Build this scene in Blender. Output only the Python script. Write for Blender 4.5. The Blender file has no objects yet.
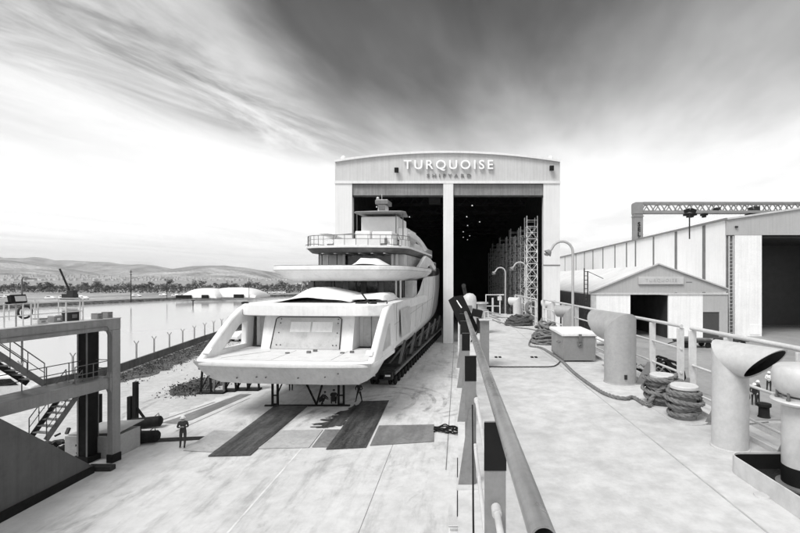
import bpy, bmesh, math, random
from mathutils import Vector, Matrix
random.seed(7)
R = math.radians
S = bpy.context.scene
COL = S.collection
F, CX, CY, H = 440.0, 458.0, 278.0, 10.0      # focal length, principal point (photo pixels), eye height

def W(px, py, d): return Vector(((px-CX)/F*d, d, H-(py-CY)/F*d))
def G(px, py, z=0.0):
    d = F*(H-z)/(py-CY); return Vector(((px-CX)/F*d, d, z))
DK = 8.37; DS = 0.0114                        # dock deck height and its slight slope
def dz(y): return DK-DS*y
def D(px, py, h=0.0):                         # pixel to point on the dock deck
    t = (H-DK-h)/((py-CY)/F-DS); return Vector(((px-CX)/F*t, t, dz(t)+h))

# ------------------------------------------------------------------ mesh builder
class MB:
    def __init__(s): s.bm = bmesh.new()
    def face(s, pts):
        try: return s.bm.faces.new([s.bm.verts.new(p) for p in pts])
        except ValueError: return None
    def box(s, c, sz, rot=None):
        m = Matrix.Translation(c)
        if rot is not None: m = m @ rot.to_4x4()
        m = m @ Matrix.Diagonal((sz[0], sz[1], sz[2], 1))
        bmesh.ops.create_cube(s.bm, size=1, matrix=m); return s
    def bx(s, x0, x1, y0, y1, z0, z1):
        return s.box(((x0+x1)/2, (y0+y1)/2, (z0+z1)/2), (abs(x1-x0), abs(y1-y0), abs(z1-z0)))
    def bar(s, p, q, w, h=None, up=(0, 0, 1)):          # rectangular bar from p to q
        p = Vector(p); q = Vector(q); h = h or w
        y = (q-p); L = y.length
        if L < 1e-6: return s
        y.normalize(); u = Vector(up)
        if abs(y.dot(u)) > .98: u = Vector((1, 0, 0))
        x = y.cross(u).normalized(); z = x.cross(y)
        return s.box((p+q)/2, (w, L, h), Matrix((x, y, z)).transposed())
    def cyl(s, p, q, r, r2=None, n=12, cap=True): return s.tube([p, q], [r, r if r2 is None else r2], n, cap)
    def tube(s, pts, r, n=8, cap=True):
        pts = [Vector(p) for p in pts]; N = len(pts)
        rr = r if isinstance(r, (list, tuple)) else [r]*N
        rings = []; x = None
        for i, p in enumerate(pts):
            t = (pts[min(i+1, N-1)]-pts[max(i-1, 0)]).normalized()
            if x is None:
                x = t.orthogonal().normalized()
            else:
                x = x-t*x.dot(t)
                x = x.normalized() if x.length > 1e-6 else t.orthogonal().normalized()
            y = t.cross(x)
            rings.append([s.bm.verts.new(p+(x*math.cos(2*math.pi*k/n)+y*math.sin(2*math.pi*k/n))*rr[i]) for k in range(n)])
        for a, b in zip(rings, rings[1:]):
            for k in range(n): s.bm.faces.new((a[k], a[(k+1) % n], b[(k+1) % n], b[k]))
        if cap:
            s.bm.faces.new(rings[0][::-1]); s.bm.faces.new(rings[-1])
        return s
    def prism(s, pts, vec):
        pts = [Vector(p) for p in pts]; v = Vector(vec)
        a = [s.bm.verts.new(p) for p in pts]; b = [s.bm.verts.new(p+v) for p in pts]; n = len(a)
        s.bm.faces.new(a); s.bm.faces.new(b[::-1])
        for i in range(n): s.bm.faces.new((a[i], b[i], b[(i+1) % n], a[(i+1) % n]))
        return s
    def ring(s, outer, inner, vec):                     # a plate with a hole
        v = Vector(vec); n = len(outer)
        A = [s.bm.verts.new(p) for p in outer]; B = [s.bm.verts.new(p) for p in inner]
        A2 = [s.bm.verts.new(Vector(p)+v) for p in outer]; B2 = [s.bm.verts.new(Vector(p)+v) for p in inner]
        for i in range(n):
            j = (i+1) % n
            s.bm.faces.new((A[i], A[j], B[j], B[i])); s.bm.faces.new((A2[j], A2[i], B2[i], B2[j]))
            s.bm.faces.new((A[j], A[i], A2[i], A2[j])); s.bm.faces.new((B[i], B[j], B2[j], B2[i]))
        return s
    def loft(s, rings, closed=True, cap0=True, cap1=True):
        V = [[s.bm.verts.new(p) for p in r] for r in rings]; n = len(V[0])
        for a, b in zip(V, V[1:]):
            for k in range(n if closed else n-1):
                f = [a[k], a[(k+1) % n], b[(k+1) % n], b[k]]
                try: s.bm.faces.new(f)
                except ValueError: pass
        if cap0: s.bm.faces.new(V[0][::-1])
        if cap1: s.bm.faces.new(V[-1])
        return s
    def lathe(s, prof, c=(0, 0, 0), n=24):
        c = Vector(c); rings = []
        for r, z in prof:
            rings.append([c+Vector((max(r, .0005)*math.cos(2*math.pi*k/n), max(r, .0005)*math.sin(2*math.pi*k/n), z)) for k in range(n)])
        return s.loft(rings)
    def blob(s, c, sz, sub=2, amp=.1, seed=0, flat=None):
        rnd = random.Random(seed); n0 = len(s.bm.verts)
        r = bmesh.ops.create_icosphere(s.bm, subdivisions=sub, radius=1)
        for v in r['verts']:
            k = 1+rnd.uniform(-amp, amp)
            v.co = Vector((c[0]+v.co.x*sz[0]*k, c[1]+v.co.y*sz[1]*k, c[2]+max(v.co.z*k, flat if flat is not None else -9)*sz[2]))
        return s
    def build(s, name, mat, parent=None, smooth=True, bevel=0, loc=None, sharp=40):
        bmesh.ops.recalc_face_normals(s.bm, faces=s.bm.faces)
        me = bpy.data.meshes.new(name); s.bm.to_mesh(me); s.bm.free()
        me.materials.append(mat)
        if smooth:
            me.polygons.foreach_set('use_smooth', [True]*len(me.polygons))
            me.set_sharp_from_angle(angle=R(sharp))
        o = bpy.data.objects.new(name, me); COL.objects.link(o)
        if parent: o.parent = parent
        if loc is not None: o.location = loc
        if bevel:
            b = o.modifiers.new('bevel', 'BEVEL'); b.width = bevel; b.segments = 2; b.limit_method = 'ANGLE'; b.angle_limit = R(40)
        return o

def tag(o, label=None, cat=None, group=None, kind=None):
    if label: o['label'] = label
    if cat: o['category'] = cat
    if group: o['group'] = group
    if kind: o['kind'] = kind
    return o
def thing(name, label, cat, loc=(0, 0, 0), rz=0.0, group=None):
    o = bpy.data.objects.new(name, None); COL.objects.link(o); o.empty_display_size = .2
    o.location = loc; o.rotation_euler = (0, 0, rz)
    return tag(o, label, cat, group)
def dup(o, loc=None, rz=None, label=None, parent=None, scale=None):
    c = o.copy(); COL.objects.link(c)
    if parent: c.parent = parent
    if loc is not None: c.location = loc
    if rz is not None: c.rotation_euler = (0, 0, rz)
    if scale is not None: c.scale = scale if isinstance(scale, tuple) else (scale,)*3
    if label: c['label'] = label
    for ch in list(o.children): dup(ch, parent=c)
    return c

# ------------------------------------------------------------------ materials
def mat(name, v, rough=.6, var=.18, sc=1.0, bump=0.0, metal=0.0, streak=0.0, dirt=0.0, dsc=.35, ribs=0, ribax=0, ribd=.4, spec=.5, fine=.08, stretch=None, bsc=None):
    m = bpy.data.materials.new(name); m.use_nodes = True
    nt = m.node_tree; N = nt.nodes; L = nt.links; b = N['Principled BSDF']
    b.inputs['Roughness'].default_value = rough; b.inputs['Metallic'].default_value = metal
    b.inputs['Specular IOR Level'].default_value = spec
    tc = N.new('ShaderNodeTexCoord')
    def noise(scale, det=6, rgh=.6, vec3=None):
        mp = N.new('ShaderNodeMapping'); L.new(tc.outputs['Object'], mp.inputs[0])
        mp.inputs['Scale'].default_value = vec3 or (1, 1, 1)
        n = N.new('ShaderNodeTexNoise'); n.inputs['Scale'].default_value = scale
        n.inputs['Detail'].default_value = det; n.inputs['Roughness'].default_value = rgh
        L.new(mp.outputs[0], n.inputs['Vector']); return n.outputs['Fac']
    def rng(x, a, b_, c, d_):
        r = N.new('ShaderNodeMapRange'); r.interpolation_type = 'SMOOTHSTEP'
        for i, q in enumerate((a, b_, c, d_)): r.inputs[1+i].default_value = q
        L.new(x, r.inputs[0]); return r.outputs[0]
    def mul(x, y):
        q = N.new('ShaderNodeMath'); q.operation = 'MULTIPLY'; L.new(x, q.inputs[0])
        if isinstance(y, float): q.inputs[1].default_value = y
        else: L.new(y, q.inputs[1])
        return q.outputs[0]
    cur = rng(noise(sc, vec3=stretch), .3, .7, 1-var, 1+var*.6)
    if fine: cur = mul(cur, rng(noise(sc*14, 4, .7), .25, .75, 1-fine, 1+fine))
    if streak: cur = mul(cur, rng(noise(1.0, 5, .65, (3.5, 3.5, .12)), .35, .75, 1.0, 1-streak))
    if dirt:
        cur = mul(cur, rng(noise(dsc, 9, .7), .5, .74, 1.0, 1-dirt))
    cur = mul(cur, float(v))
    cc = N.new('ShaderNodeCombineColor')
    for i in range(3): L.new(cur, cc.inputs[i])
    L.new(cc.outputs[0], b.inputs['Base Color'])
    rr = rng(noise(sc*3), .3, .7, max(rough-.1, .02), min(rough+.1, 1)); L.new(rr, b.inputs['Roughness'])
    if bump or ribs:
        bp = N.new('ShaderNodeBump'); bp.inputs['Strength'].default_value = ribd if ribs else bump
        bp.inputs['Distance'].default_value = .03
        if ribs:
            wv = N.new('ShaderNodeTexWave'); wv.wave_type = 'BANDS'; wv.bands_direction = 'XYZ'[ribax]; wv.wave_profile = 'SIN'
            wv.inputs['Scale'].default_value = ribs; wv.inputs['Distortion'].default_value = 0
            L.new(tc.outputs['Object'], wv.inputs['Vector']); L.new(wv.outputs['Fac'], bp.inputs['Height'])
        else:
            L.new(noise(bsc or sc*8, 6, .65), bp.inputs['Height'])
        L.new(bp.outputs[0], b.inputs['Normal'])
    return m
M = {}
def mk(k, *a, **kw): M[k] = mat(k, *a, **kw)
mk('white_gelcoat', .72, .4, var=.07, sc=.6, fine=.03, dirt=.2, dsc=.9, streak=.08)
mk('primer_white', .64, .55, var=.08, sc=.7, fine=.03, dirt=.14, dsc=.8)
mk('hull_film', .68, .38, var=.09, sc=.35, bump=.45, bsc=1.1, fine=.04, dirt=.3, dsc=.5, streak=.14)
mk('tarp', .70, .5, var=.08, sc=.8, bump=.7, bsc=1.6, fine=.02)
mk('door_primer', .46, .5, var=.12, sc=.9, fine=.06, dirt=.3, dsc=1.6)
mk('teak_cover', .60, .6, var=.12, sc=.9, dirt=.3, dsc=.9)
mk('dark_glass', .015, .15, var=.1)
mk('deck_dark', .06, .6, var=.3, sc=2)
mk('black_steel', .012, .6, var=.3, sc=2, spec=.12)
mk('dark_steel', .028, .6, var=.4, sc=1.5, dirt=.4, spec=.2)
mk('mid_steel', .13, .5, var=.25, sc=1.5, dirt=.4, dsc=1)
mk('rubber', .013, .8, var=.3, sc=3, spec=.15)
mk('hall_cladding', .53, .55, var=.06, sc=.12, streak=.16, ribs=1.6, ribax=0, ribd=.35, fine=.03)
mk('hall_pillar', .70, .5, var=.05, sc=.2, streak=.10, fine=.02)
mk('roller_door', .22, .5, var=.2, sc=.4, streak=.35, ribs=2.2, ribax=2, ribd=.6)
mk('letter_white', .85, .4, var=.03)
mk('letter_grey', .16, .5, var=.1)
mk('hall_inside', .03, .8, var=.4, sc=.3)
mk('scaffold_steel', .85, .45, var=.3, sc=1)
mk('wall_white', .84, .55, var=.05, sc=.1, streak=.10, ribs=1.3, ribax=1, ribd=.2, fine=.02)
mk('wall_strip', .16, .5, var=.15, sc=.6, streak=.2)
mk('block_white', .80, .65, var=.06, sc=.3, streak=.10, fine=.05)
mk('shed_gable', .40, .6, var=.06, sc=.2, streak=.12, ribs=2.0, ribax=0, ribd=.25, fine=.03)
mk('shed_panel', .82, .6, var=.05, sc=.3, streak=.10, fine=.04)
mk('shed_roof', .62, .6, var=.08, sc=.2, dirt=.15, ribs=1.6, ribax=1, ribd=.3)
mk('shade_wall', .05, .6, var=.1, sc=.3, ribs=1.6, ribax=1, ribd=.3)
mk('crane_grey', .20, .5, var=.15, sc=.3)
mk('gantry_paint', .21, .5, var=.12, sc=.5, dirt=.3, dsc=.7, streak=.2)
mk('slab_paint', .085, .55, var=.14, sc=.3, dirt=.3, dsc=.5, streak=.25)
mk('deck_paint', .50, .5, var=.10, sc=.35, dirt=.13, dsc=1.2, fine=.16, bump=.12, bsc=30)
mk('dock_side', .42, .55, var=.15, sc=.5, dirt=.35, streak=.3)
mk('rail_paint', .52, .45, var=.1, sc=1.5, dirt=.25, dsc=2)
mk('pipe_paint', .19, .35, var=.3, sc=2.5, dirt=.35, dsc=5, stretch=(6, .6, 6))
mk('post_paint', .20, .45, var=.12, sc=2, dirt=.3, dsc=3)
mk('vent_paint', .33, .42, var=.08, sc=1.2, dirt=.22, dsc=1.6, streak=.12)
mk('vent_white', .47, .42, var=.06, sc=1.2, dirt=.15, dsc=1.6)
mk('hole_dark', .012, .8, var=.2)
mk('box_paint', .21, .5, var=.1, sc=1.5, dirt=.25, dsc=2)
mk('box_lid', .68, .5, var=.06, sc=1.5)
mk('rope', .18, .85, var=.3, sc=12, bump=.8, bsc=60)
mk('rope_dark', .07, .9, var=.4, sc=12, bump=.8, bsc=60)
mk('oil', .02, .3, var=.4, sc=2, dirt=.5, dsc=2)
mk('plate_dark', .05, .6, var=.75, sc=.7, dirt=.7, dsc=1.6, stretch=(3, .35, 1), fine=.5)
mk('plate_mid', .17, .6, var=.3, sc=.5, dirt=.45, dsc=.6, stretch=(2, .5, 1), fine=.15)
mk('plate_pale', .36, .6, var=.2, sc=.5, dirt=.4, dsc=.7, fine=.12)
mk('soil', .075, .95, var=.9, sc=.9, bump=1, bsc=3, dirt=.7, dsc=1.6, fine=.8)
mk('gravel_road', .42, .9, var=.14, sc=.15, dirt=.3, dsc=.12, bump=.4, bsc=2, stretch=(1.5, .4, 1), fine=.15)
mk('fence_concrete', .10, .8, var=.3, sc=.6, streak=.4)
mk('fence_post', .30, .7, var=.2)
mk('foliage', .075, .9, var=.4, sc=.3)
mk('bark', .05, .9, var=.3)
mk('weed', .05, .95, var=.5, sc=2)
mk('far_land', .26, .95, var=.45, sc=.03, dirt=.4, dsc=.02, fine=.4)
mk('hill', .33, .95, var=.6, sc=.004, dirt=.65, dsc=.006, fine=.7)
mk('house_white', .5, .8, var=.2, sc=.05)
mk('tent_white', .62, .6, var=.05, sc=.1)
mk('paint_line', .60, .7, var=.15, sc=1, dirt=.5, dsc=.8)
mk('seam', .20, .8, var=.3, sc=1)
mk('car_white', .75, .3, var=.04)
mk('cloth_dark', .018, .9, var=.4, sc=8)
mk('cloth_grey', .035, .9, var=.3, sc=8)
mk('cloth_white', .7, .8, var=.15, sc=8)
mk('skin', .3, .6, var=.1, sc=8)
mk('helmet', .75, .35, var=.04)
mk('concrete_grey', .34, .8, var=.2, sc=.6, dirt=.4, dsc=.6, bump=.3, bsc=3)

# ground: pale, scuffed slipway concrete
def ground_mat():
    m = mat('slipway_concrete', .53, .75, var=.10, sc=.10, dirt=.20, dsc=.14, fine=.10, bump=.15, bsc=4, stretch=(1.2, .6, 1))
    nt = m.node_tree; N = nt.nodes; L = nt.links; b = N['Principled BSDF']
    src = b.inputs['Base Color'].links[0].from_socket
    tc = [n for n in N if n.type == 'TEX_COORD'][0]
    mp = N.new('ShaderNodeMapping'); L.new(tc.outputs['Object'], mp.inputs[0]); mp.inputs['Scale'].default_value = (1.1, .22, 1)
    mp.inputs['Rotation'].default_value = (0, 0, R(5))
    n = N.new('ShaderNodeTexNoise'); n.inputs['Scale'].default_value = 1; n.inputs['Detail'].default_value = 8; n.inputs['Roughness'].default_value = .7
    L.new(mp.outputs[0], n.inputs['Vector'])
    r = N.new('ShaderNodeMapRange'); r.interpolation_type = 'SMOOTHSTEP'
    for i, q in enumerate((.46, .72, 1, .66)): r.inputs[1+i].default_value = q
    L.new(n.outputs['Fac'], r.inputs[0])
    mp2 = N.new('ShaderNodeMapping'); L.new(tc.outputs['Object'], mp2.inputs[0]); mp2.inputs['Scale'].default_value = (.42, .26, 1)
    n2 = N.new('ShaderNodeTexNoise'); n2.inputs['Scale'].default_value = 1; n2.inputs['Detail'].default_value = 10; n2.inputs['Roughness'].default_value = .75
    n2.inputs['Distortion'].default_value = .6
    L.new(mp2.outputs[0], n2.inputs['Vector'])
    r2 = N.new('ShaderNodeMapRange'); r2.interpolation_type = 'SMOOTHSTEP'
    for i, q in enumerate((.54, .70, 1, .55)): r2.inputs[1+i].default_value = q
    L.new(n2.outputs['Fac'], r2.inputs[0])
    mm = N.new('ShaderNodeMath'); mm.operation = 'MULTIPLY'; L.new(r.outputs[0], mm.inputs[0]); L.new(r2.outputs[0], mm.inputs[1])
    cc = N.new('ShaderNodeCombineColor')
    for i in range(3): L.new(mm.outputs[0], cc.inputs[i])
    mx = N.new('ShaderNodeMix'); mx.data_type = 'RGBA'; mx.blend_type = 'MULTIPLY'; mx.inputs[0].default_value = 1
    L.new(src, mx.inputs[6]); L.new(cc.outputs[0], mx.inputs[7]); L.new(mx.outputs[2], b.inputs['Base Color'])
    return m
M['concrete'] = ground_mat()
mk('quay_concrete', .25, .75, var=.16, sc=.12, dirt=.3, dsc=.2, fine=.1, stretch=(1, .5, 1))
def marks_mat():                                # worn tyre rubber: patchy, lets the concrete through
    m = bpy.data.materials.new('tyre_rubber_marks'); m.use_nodes = True
    N = m.node_tree.nodes; L = m.node_tree.links; b = N['Principled BSDF']
    b.inputs['Base Color'].default_value = (.13, .13, .13, 1); b.inputs['Roughness'].default_value = .8
    tc = N.new('ShaderNodeTexCoord'); n = N.new('ShaderNodeTexNoise'); n.inputs['Scale'].default_value = .9; n.inputs['Detail'].default_value = 8
    n.inputs['Roughness'].default_value = .7
    L.new(tc.outputs['Object'], n.inputs['Vector'])
    r = N.new('ShaderNodeMapRange')
    for i, q in enumerate((.40, .74, .0, .45)): r.inputs[1+i].default_value = q
    L.new(n.outputs['Fac'], r.inputs[0]); L.new(r.outputs[0], b.inputs['Alpha'])
    return m
M['tyre_marks'] = marks_mat()
def water_mat():
    m = bpy.data.materials.new('calm_water'); m.use_nodes = True
    N = m.node_tree.nodes; L = m.node_tree.links; b = N['Principled BSDF']
    b.inputs['Base Color'].default_value = (.36, .36, .36, 1); b.inputs['Roughness'].default_value = .12; b.inputs['IOR'].default_value = 1.33
    tc = N.new('ShaderNodeTexCoord'); mp = N.new('ShaderNodeMapping'); mp.inputs['Scale'].default_value = (1, .35, 1)
    n = N.new('ShaderNodeTexNoise'); n.inputs['Scale'].default_value = .9; n.inputs['Detail'].default_value = 4
    bp = N.new('ShaderNodeBump'); bp.inputs['Strength'].default_value = .06; bp.inputs['Distance'].default_value = .1
    L.new(tc.outputs['Object'], mp.inputs[0]); L.new(mp.outputs[0], n.inputs['Vector']); L.new(n.outputs['Fac'], bp.inputs['Height']); L.new(bp.outputs[0], b.inputs['Normal'])
    return m
M['water'] = water_mat()
def emit(name, s):
    m = bpy.data.materials.new(name); m.use_nodes = True; b = m.node_tree.nodes['Principled BSDF']
    b.inputs['Emission Color'].default_value = (1, 1, 1, 1); b.inputs['Emission Strength'].default_value = s; return m
M['lamp_lit'] = emit('lit_lamp', .6)

# ------------------------------------------------------------------ world, sun, camera
w = bpy.data.worlds.new('World'); S.world = w; w.use_nodes = True
N = w.node_tree.nodes; L = w.node_tree.links; bg = N['Background']
SUN_EL, SUN_AZ = R(56), R(-142)      # azimuth measured clockwise from +Y
def nd(t, **kw):
    n = N.new(t)
    for k, v in kw.items(): setattr(n, k, v)
    return n
def ma(op, a, b=None, c=None):
    n = nd('ShaderNodeMath', operation=op)
    for i, q in enumerate((a, b, c)):
        if q is None: continue
        if isinstance(q, (int, float)): n.inputs[i].default_value = q
        else: L.new(q, n.inputs[i])
    return n.outputs[0]
def sm(x, a, b, c=0.0, d=1.0):
    n = nd('ShaderNodeMapRange', interpolation_type='SMOOTHSTEP')
    if a > b: a, b, c, d = b, a, d, c
    for i, q in enumerate((a, b, c, d)): n.inputs[1+i].default_value = q
    L.new(x, n.inputs[0]); return n.outputs[0]
def mixf(f, a, b):
    n = nd('ShaderNodeMix')
    L.new(f, n.inputs[0])
    for i, q in ((2, a), (3, b)):
        if isinstance(q, (int, float)): n.inputs[i].default_value = q
        else: L.new(q, n.inputs[i])
    return n.outputs[0]
sky = nd('ShaderNodeTexSky', sky_type='NISHITA'); sky.sun_disc = False; sky.sun_elevation = SUN_EL; sky.sun_rotation = SUN_AZ
sky.air_density = 1; sky.dust_density = 3
bw = nd('ShaderNodeRGBToBW'); L.new(sky.outputs[0], bw.inputs[0])
tc = nd('ShaderNodeTexCoord'); sp = nd('ShaderNodeSeparateXYZ'); L.new(tc.outputs['Generated'], sp.inputs[0])
zz = ma('MAXIMUM', sp.outputs[2], .03); XC = ma('DIVIDE', sp.outputs[0], zz); YC = ma('DIVIDE', sp.outputs[1], zz)
def cloud(a, st, ss, det, rgh, dist, off=0.0):
    ca, sa = math.cos(R(a)), math.sin(R(a))
    t = ma('SUBTRACT', ma('MULTIPLY', XC, ca*st), ma('MULTIPLY', YC, sa*st))
    s = ma('ADD', ma('MULTIPLY', XC, sa*ss), ma('MULTIPLY', YC, ca*ss))
    c = nd('ShaderNodeCombineXYZ'); L.new(t, c.inputs[0]); L.new(s, c.inputs[1]); c.inputs[2].default_value = off
    n = nd('ShaderNodeTexNoise'); n.inputs['Scale'].default_value = 1; n.inputs['Detail'].default_value = det
    n.inputs['Roughness'].default_value = rgh; n.inputs['Distortion'].default_value = dist
    L.new(c.outputs[0], n.inputs['Vector']); return n.outputs['Fac']
n1 = cloud(14, 1.3, .45, 5, .55, .25, 3.1)
n2 = cloud(18, 2.3, .75, 9, .66, .55, 5.0)
n3 = cloud(8, .9, .22, 4, .5, .1, 1.7)
n1c = ma('SUBTRACT', n1, .5); n3c = ma('SUBTRACT', n3, .5)
edge = sm(ma('ADD', XC, ma('MULTIPLY', n1c, 1.5)), -1.25, -.55)
far = sm(ma('ADD', ma('ADD', YC, ma('MULTIPLY', ma('MAXIMUM', XC, 0.0), .75)), ma('MULTIPLY', n1c, 1.6)), 4.9, 1.6)
near = sm(YC, .3, .9)
mass = ma('MULTIPLY', ma('MULTIPLY', edge, far), near)
darkl = ma('ADD', sm(ma('ADD', XC, ma('MULTIPLY', n3c, 2.2)), -.2, 1.9, .03, .21), ma('MULTIPLY', n1c, .20))
darkl = ma('MAXIMUM', darkl, .02)
base = ma('ADD', ma('ADD', .58, ma('ADD', ma('MULTIPLY', n3c, .5), ma('MULTIPLY', n1c, .3))), sm(sp.outputs[2], .42, .06, 0.0, .36))
wz = ma('MULTIPLY', sm(n2, .45, .72), ma('MULTIPLY', sm(XC, -3.0, -1.5), sm(YC, 4.6, 2.2)))
q_ = ma('ADD', ma('SUBTRACT', ma('MULTIPLY', XC, .942), ma('MULTIPLY', YC, .336)), ma('ADD', 2.1, ma('MULTIPLY', n1c, .9)))
band = ma('SUBTRACT', 1.0, sm(ma('ABSOLUTE', q_), .08, .75))
wz = ma('MULTIPLY', ma('ADD', ma('MULTIPLY', band, .8), .16), ma('MULTIPLY', sm(n2, .36, .66), sm(YC, 4.4, 2.4)))
wz = ma('MULTIPLY', wz, near)
b2 = mixf(wz, base, .17)
lum = mixf(mass, b2, darkl)
lum = mixf(ma('ADD', .05, 0.0), lum, ma('MULTIPLY', bw.outputs[0], .1))
cc = nd('ShaderNodeCombineColor')
for i in range(3): L.new(ma('MULTIPLY', lum, 10.0), cc.inputs[i])
L.new(cc.outputs[0], bg.inputs['Color']); bg.inputs['Strength'].default_value = .1

sd = bpy.data.lights.new('sun', 'SUN'); sd.energy = 2.3; sd.angle = R(24); sd.color = (1, .995, .985)
so = bpy.data.objects.new('sun', sd); COL.objects.link(so)
dirv = Vector((math.sin(SUN_AZ)*math.cos(SUN_EL), math.cos(SUN_AZ)*math.cos(SUN_EL), math.sin(SUN_EL)))
so.rotation_euler = dirv.to_track_quat('Z', 'Y').to_euler(); so.location = (0, 0, 60)
cd = bpy.data.cameras.new('camera'); co = bpy.data.objects.new('camera', cd); COL.objects.link(co)
co.location = (0, 0, H); co.rotation_euler = (R(90), 0, 0)
cd.sensor_width = 36; cd.lens = F/800*36; cd.shift_x = (400-CX)/800; cd.shift_y = (CY-266.5)/800
cd.clip_start = .05; cd.clip_end = 40000
S.camera = co
S.view_settings.view_transform = 'Standard'; S.view_settings.look = 'None'; S.view_settings.exposure = .65; S.view_settings.gamma = 1
S.view_settings.use_curve_mapping = False
S.cycles.max_bounces = 6

# ------------------------------------------------------------------ setting
# shoreline on the left, in plan (x, y)
near_shore = [(-70, -60), (-42, 20), (-35.8, 46), (-40.3, 70), (-44, 92), (-52, 130), (-66, 190), (-80, 262), (-98, 274)]
g = MB(); pts = [(x, y, 0) for x, y in near_shore]
far_shore = [(-98, 274), (-144, 235), (-153, 205), (-168, 160), (-230, 120), (-420, 60), (-1500, -100)]
land = pts+[(x, y, 0) for x, y in far_shore[1:]]+[(-9000, 500, 0), (-9000, 9500, 0), (9500, 9500, 0), (9500, 31, 0), (3.6, 31, 0), (3.6, 24.5, 0), (-.05, 24.5, 0), (-.05, -60, 0)]
g.face(land)
tag(g.build('ground', M['concrete'], smooth=False), kind='structure')
q = MB(); q.face([(3.6, 31, .004), (400, 31, .004), (400, 300, .004), (21, 300, .004), (16.5, 66, .004), (3.6, 40, .004)])
tag(q.build('quay', M['quay_concrete'], smooth=False), kind='structure')
q = MB(); q.bx(3.6, 300, 30.4, 30.996, -6, -.02); q.bx(3.55, 3.95, 24.5, 30.4, -6, -.02)
tag(q.build('quay_edge', M['concrete_grey'], smooth=False), kind='structure')
q = MB(); q.face([(-9000, -3000, -1.3), (9000, -3000, -1.3), (9000, 9000, -1.3), (-9000, 9000, -1.3)])
tag(q.build('water', M['water'], smooth=False), kind='structure')
q = MB(); q.face([(x, y, .01) for x, y in far_shore]+[(-8800, 600, .01), (-8800, 9000, .01), (-900, 9000, .01), (-300, 800, .01), (-60, 330, .01)])
tag(q.build('far_shore', M['far_land'], smooth=False), kind='structure')
# embankment slope at the water's edge
q = MB(); top = [Vector((x, y, 0)) for x, y in near_shore]
def ribbon(b, line, off0, off1, z0, z1, jit=0, n=6):
    P0, P1 = [], []
    for i, (x, y) in enumerate(line):
        a = Vector(line[max(i-1, 0)]); c = Vector(line[min(i+1, len(line)-1)]); t = (c-a).normalized(); nn = Vector((t.y, -t.x))
        P0.append(Vector((x, y))+nn*(off0+random.uniform(-jit, jit))); P1.append(Vector((x, y))+nn*(off1+random.uniform(-jit, jit)))
    b.loft([[(p.x, p.y, z0) for p in P0], [(p.x, p.y, z1) for p in P1]], closed=False, cap0=False, cap1=False)
def dense(line, k):
    o = []
    for a, b in zip(line, line[1:]):
        for i in range(k): o.append((a[0]+(b[0]-a[0])*i/k, a[1]+(b[1]-a[1])*i/k))
    return o+[line[-1]]
ns = dense(near_shore, 10)
q = MB(); ribbon(q, ns, -.1, -3, .0, -1.6); ribbon(q, dense(far_shore[:6], 4), .1, -2.5, .02, -1.6)
tag(q.build('embankment', M['soil'], smooth=False), kind='structure')
ns2 = dense(near_shore, 60)
q = MB(); ribbon(q, [p for p in ns2 if 25 < p[1] < 140], .6, 4.4, .016, .012, jit=.45)
tag(q.build('dirt_bank', M['soil'], smooth=False), kind='structure')
q = MB(); ribbon(q, [p for p in ns2 if 12 < p[1] < 140], 4.0, 17.5, .006, .006, jit=.3)
tag(q.build('road', M['gravel_road'], smooth=False), kind='structure')
# rough ground beside the yacht's stern
def patch(name, pix, m, z=.012, jit=.0):
    b = MB(); P = [G(x, y, z) for x, y in pix]; b.face(P); return tag(b.build(name, m, smooth=False), kind='structure')
gp = [(168, 391), (176, 386), (196, 379), (215, 375), (232, 382), (215, 388), (203, 394), (186, 396), (172, 396)]; gp2 = []; rnd = random.Random(2)
for (a_, b_), (c_, d_) in zip(gp, gp[1:]+gp[:1]):
    for k in range(8): gp2.append((a_+(c_-a_)*k/8+rnd.uniform(-.9, .9), b_+(d_-b_)*k/8+rnd.uniform(-.5, .5)))
patch('gravel_patch', gp2, M['soil'], .010)
patch('drain_channel', [(120, 441), (150, 438.5), (180, 437), (207, 436), (204, 439.5), (180, 441), (150, 442.5), (120, 445)], M['black_steel'], .010)
patch('rail_strip', [(160, 423), (176, 418), (240, 394), (252, 394), (192, 420), (176, 424)], M['plate_mid'], .008)
patch('floor_marking', [(226, 533), (315.3, 432), (316.6, 432), (228.6, 533)], M['paint_line'], .008)
q = MB()
for (a, b_, wd) in [((150, 424), (215, 402), .08), ((176, 431), (250, 398), .05), ((446, 470), (454, 345), .03)]:
    p, r_ = G(*a), G(*b_); t = (r_-p).normalized(); n = Vector((-t.y, t.x, 0))*wd; z = Vector((0, 0, .009))
    q.face([p-n+z, p+n+z, r_+n+z, r_-n+z])
q.bx(-3.92, -3.89, 4, 27, .0045, .0075); 
tag(q.build('ground_seam', M['seam'], smooth=False), kind='structure')
# tyre tracks
q = MB()
def track(c, r0, a0, a1, wd):
    n = 24; A, B = [], []
    for i in range(n+1):
        a = R(a0+(a1-a0)*i/n); v = Vector((math.cos(a), math.sin(a), 0))
        A.append(c+v*(r0-wd/2)); B.append(c+v*(r0+wd/2))
    q.loft([A, B], closed=False, cap0=False, cap1=False)
for i, (px, py, r0, a0, a1) in enumerate([(372, 402, 5, -30, 90), (372, 402, 5.9, -30, 95), (372, 402, 3.4, -40, 70), (375, 400, 4.2, -20, 100), (270, 400, 9, 120, 220), (270, 400, 9.8, 120, 220), (400, 392, 7.2, -60, 60), (400, 392, 8.0, -60, 60), (430, 430, 9, 110, 200), (430, 430, 9.9, 110, 200)]):
    c = G(px, py, .006); c.z = .014+.0016*i; track(c, r0, a0, a1, .32)
tag(q.build('tyre_marks', M['tyre_marks'], smooth=False), kind='structure')

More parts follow.
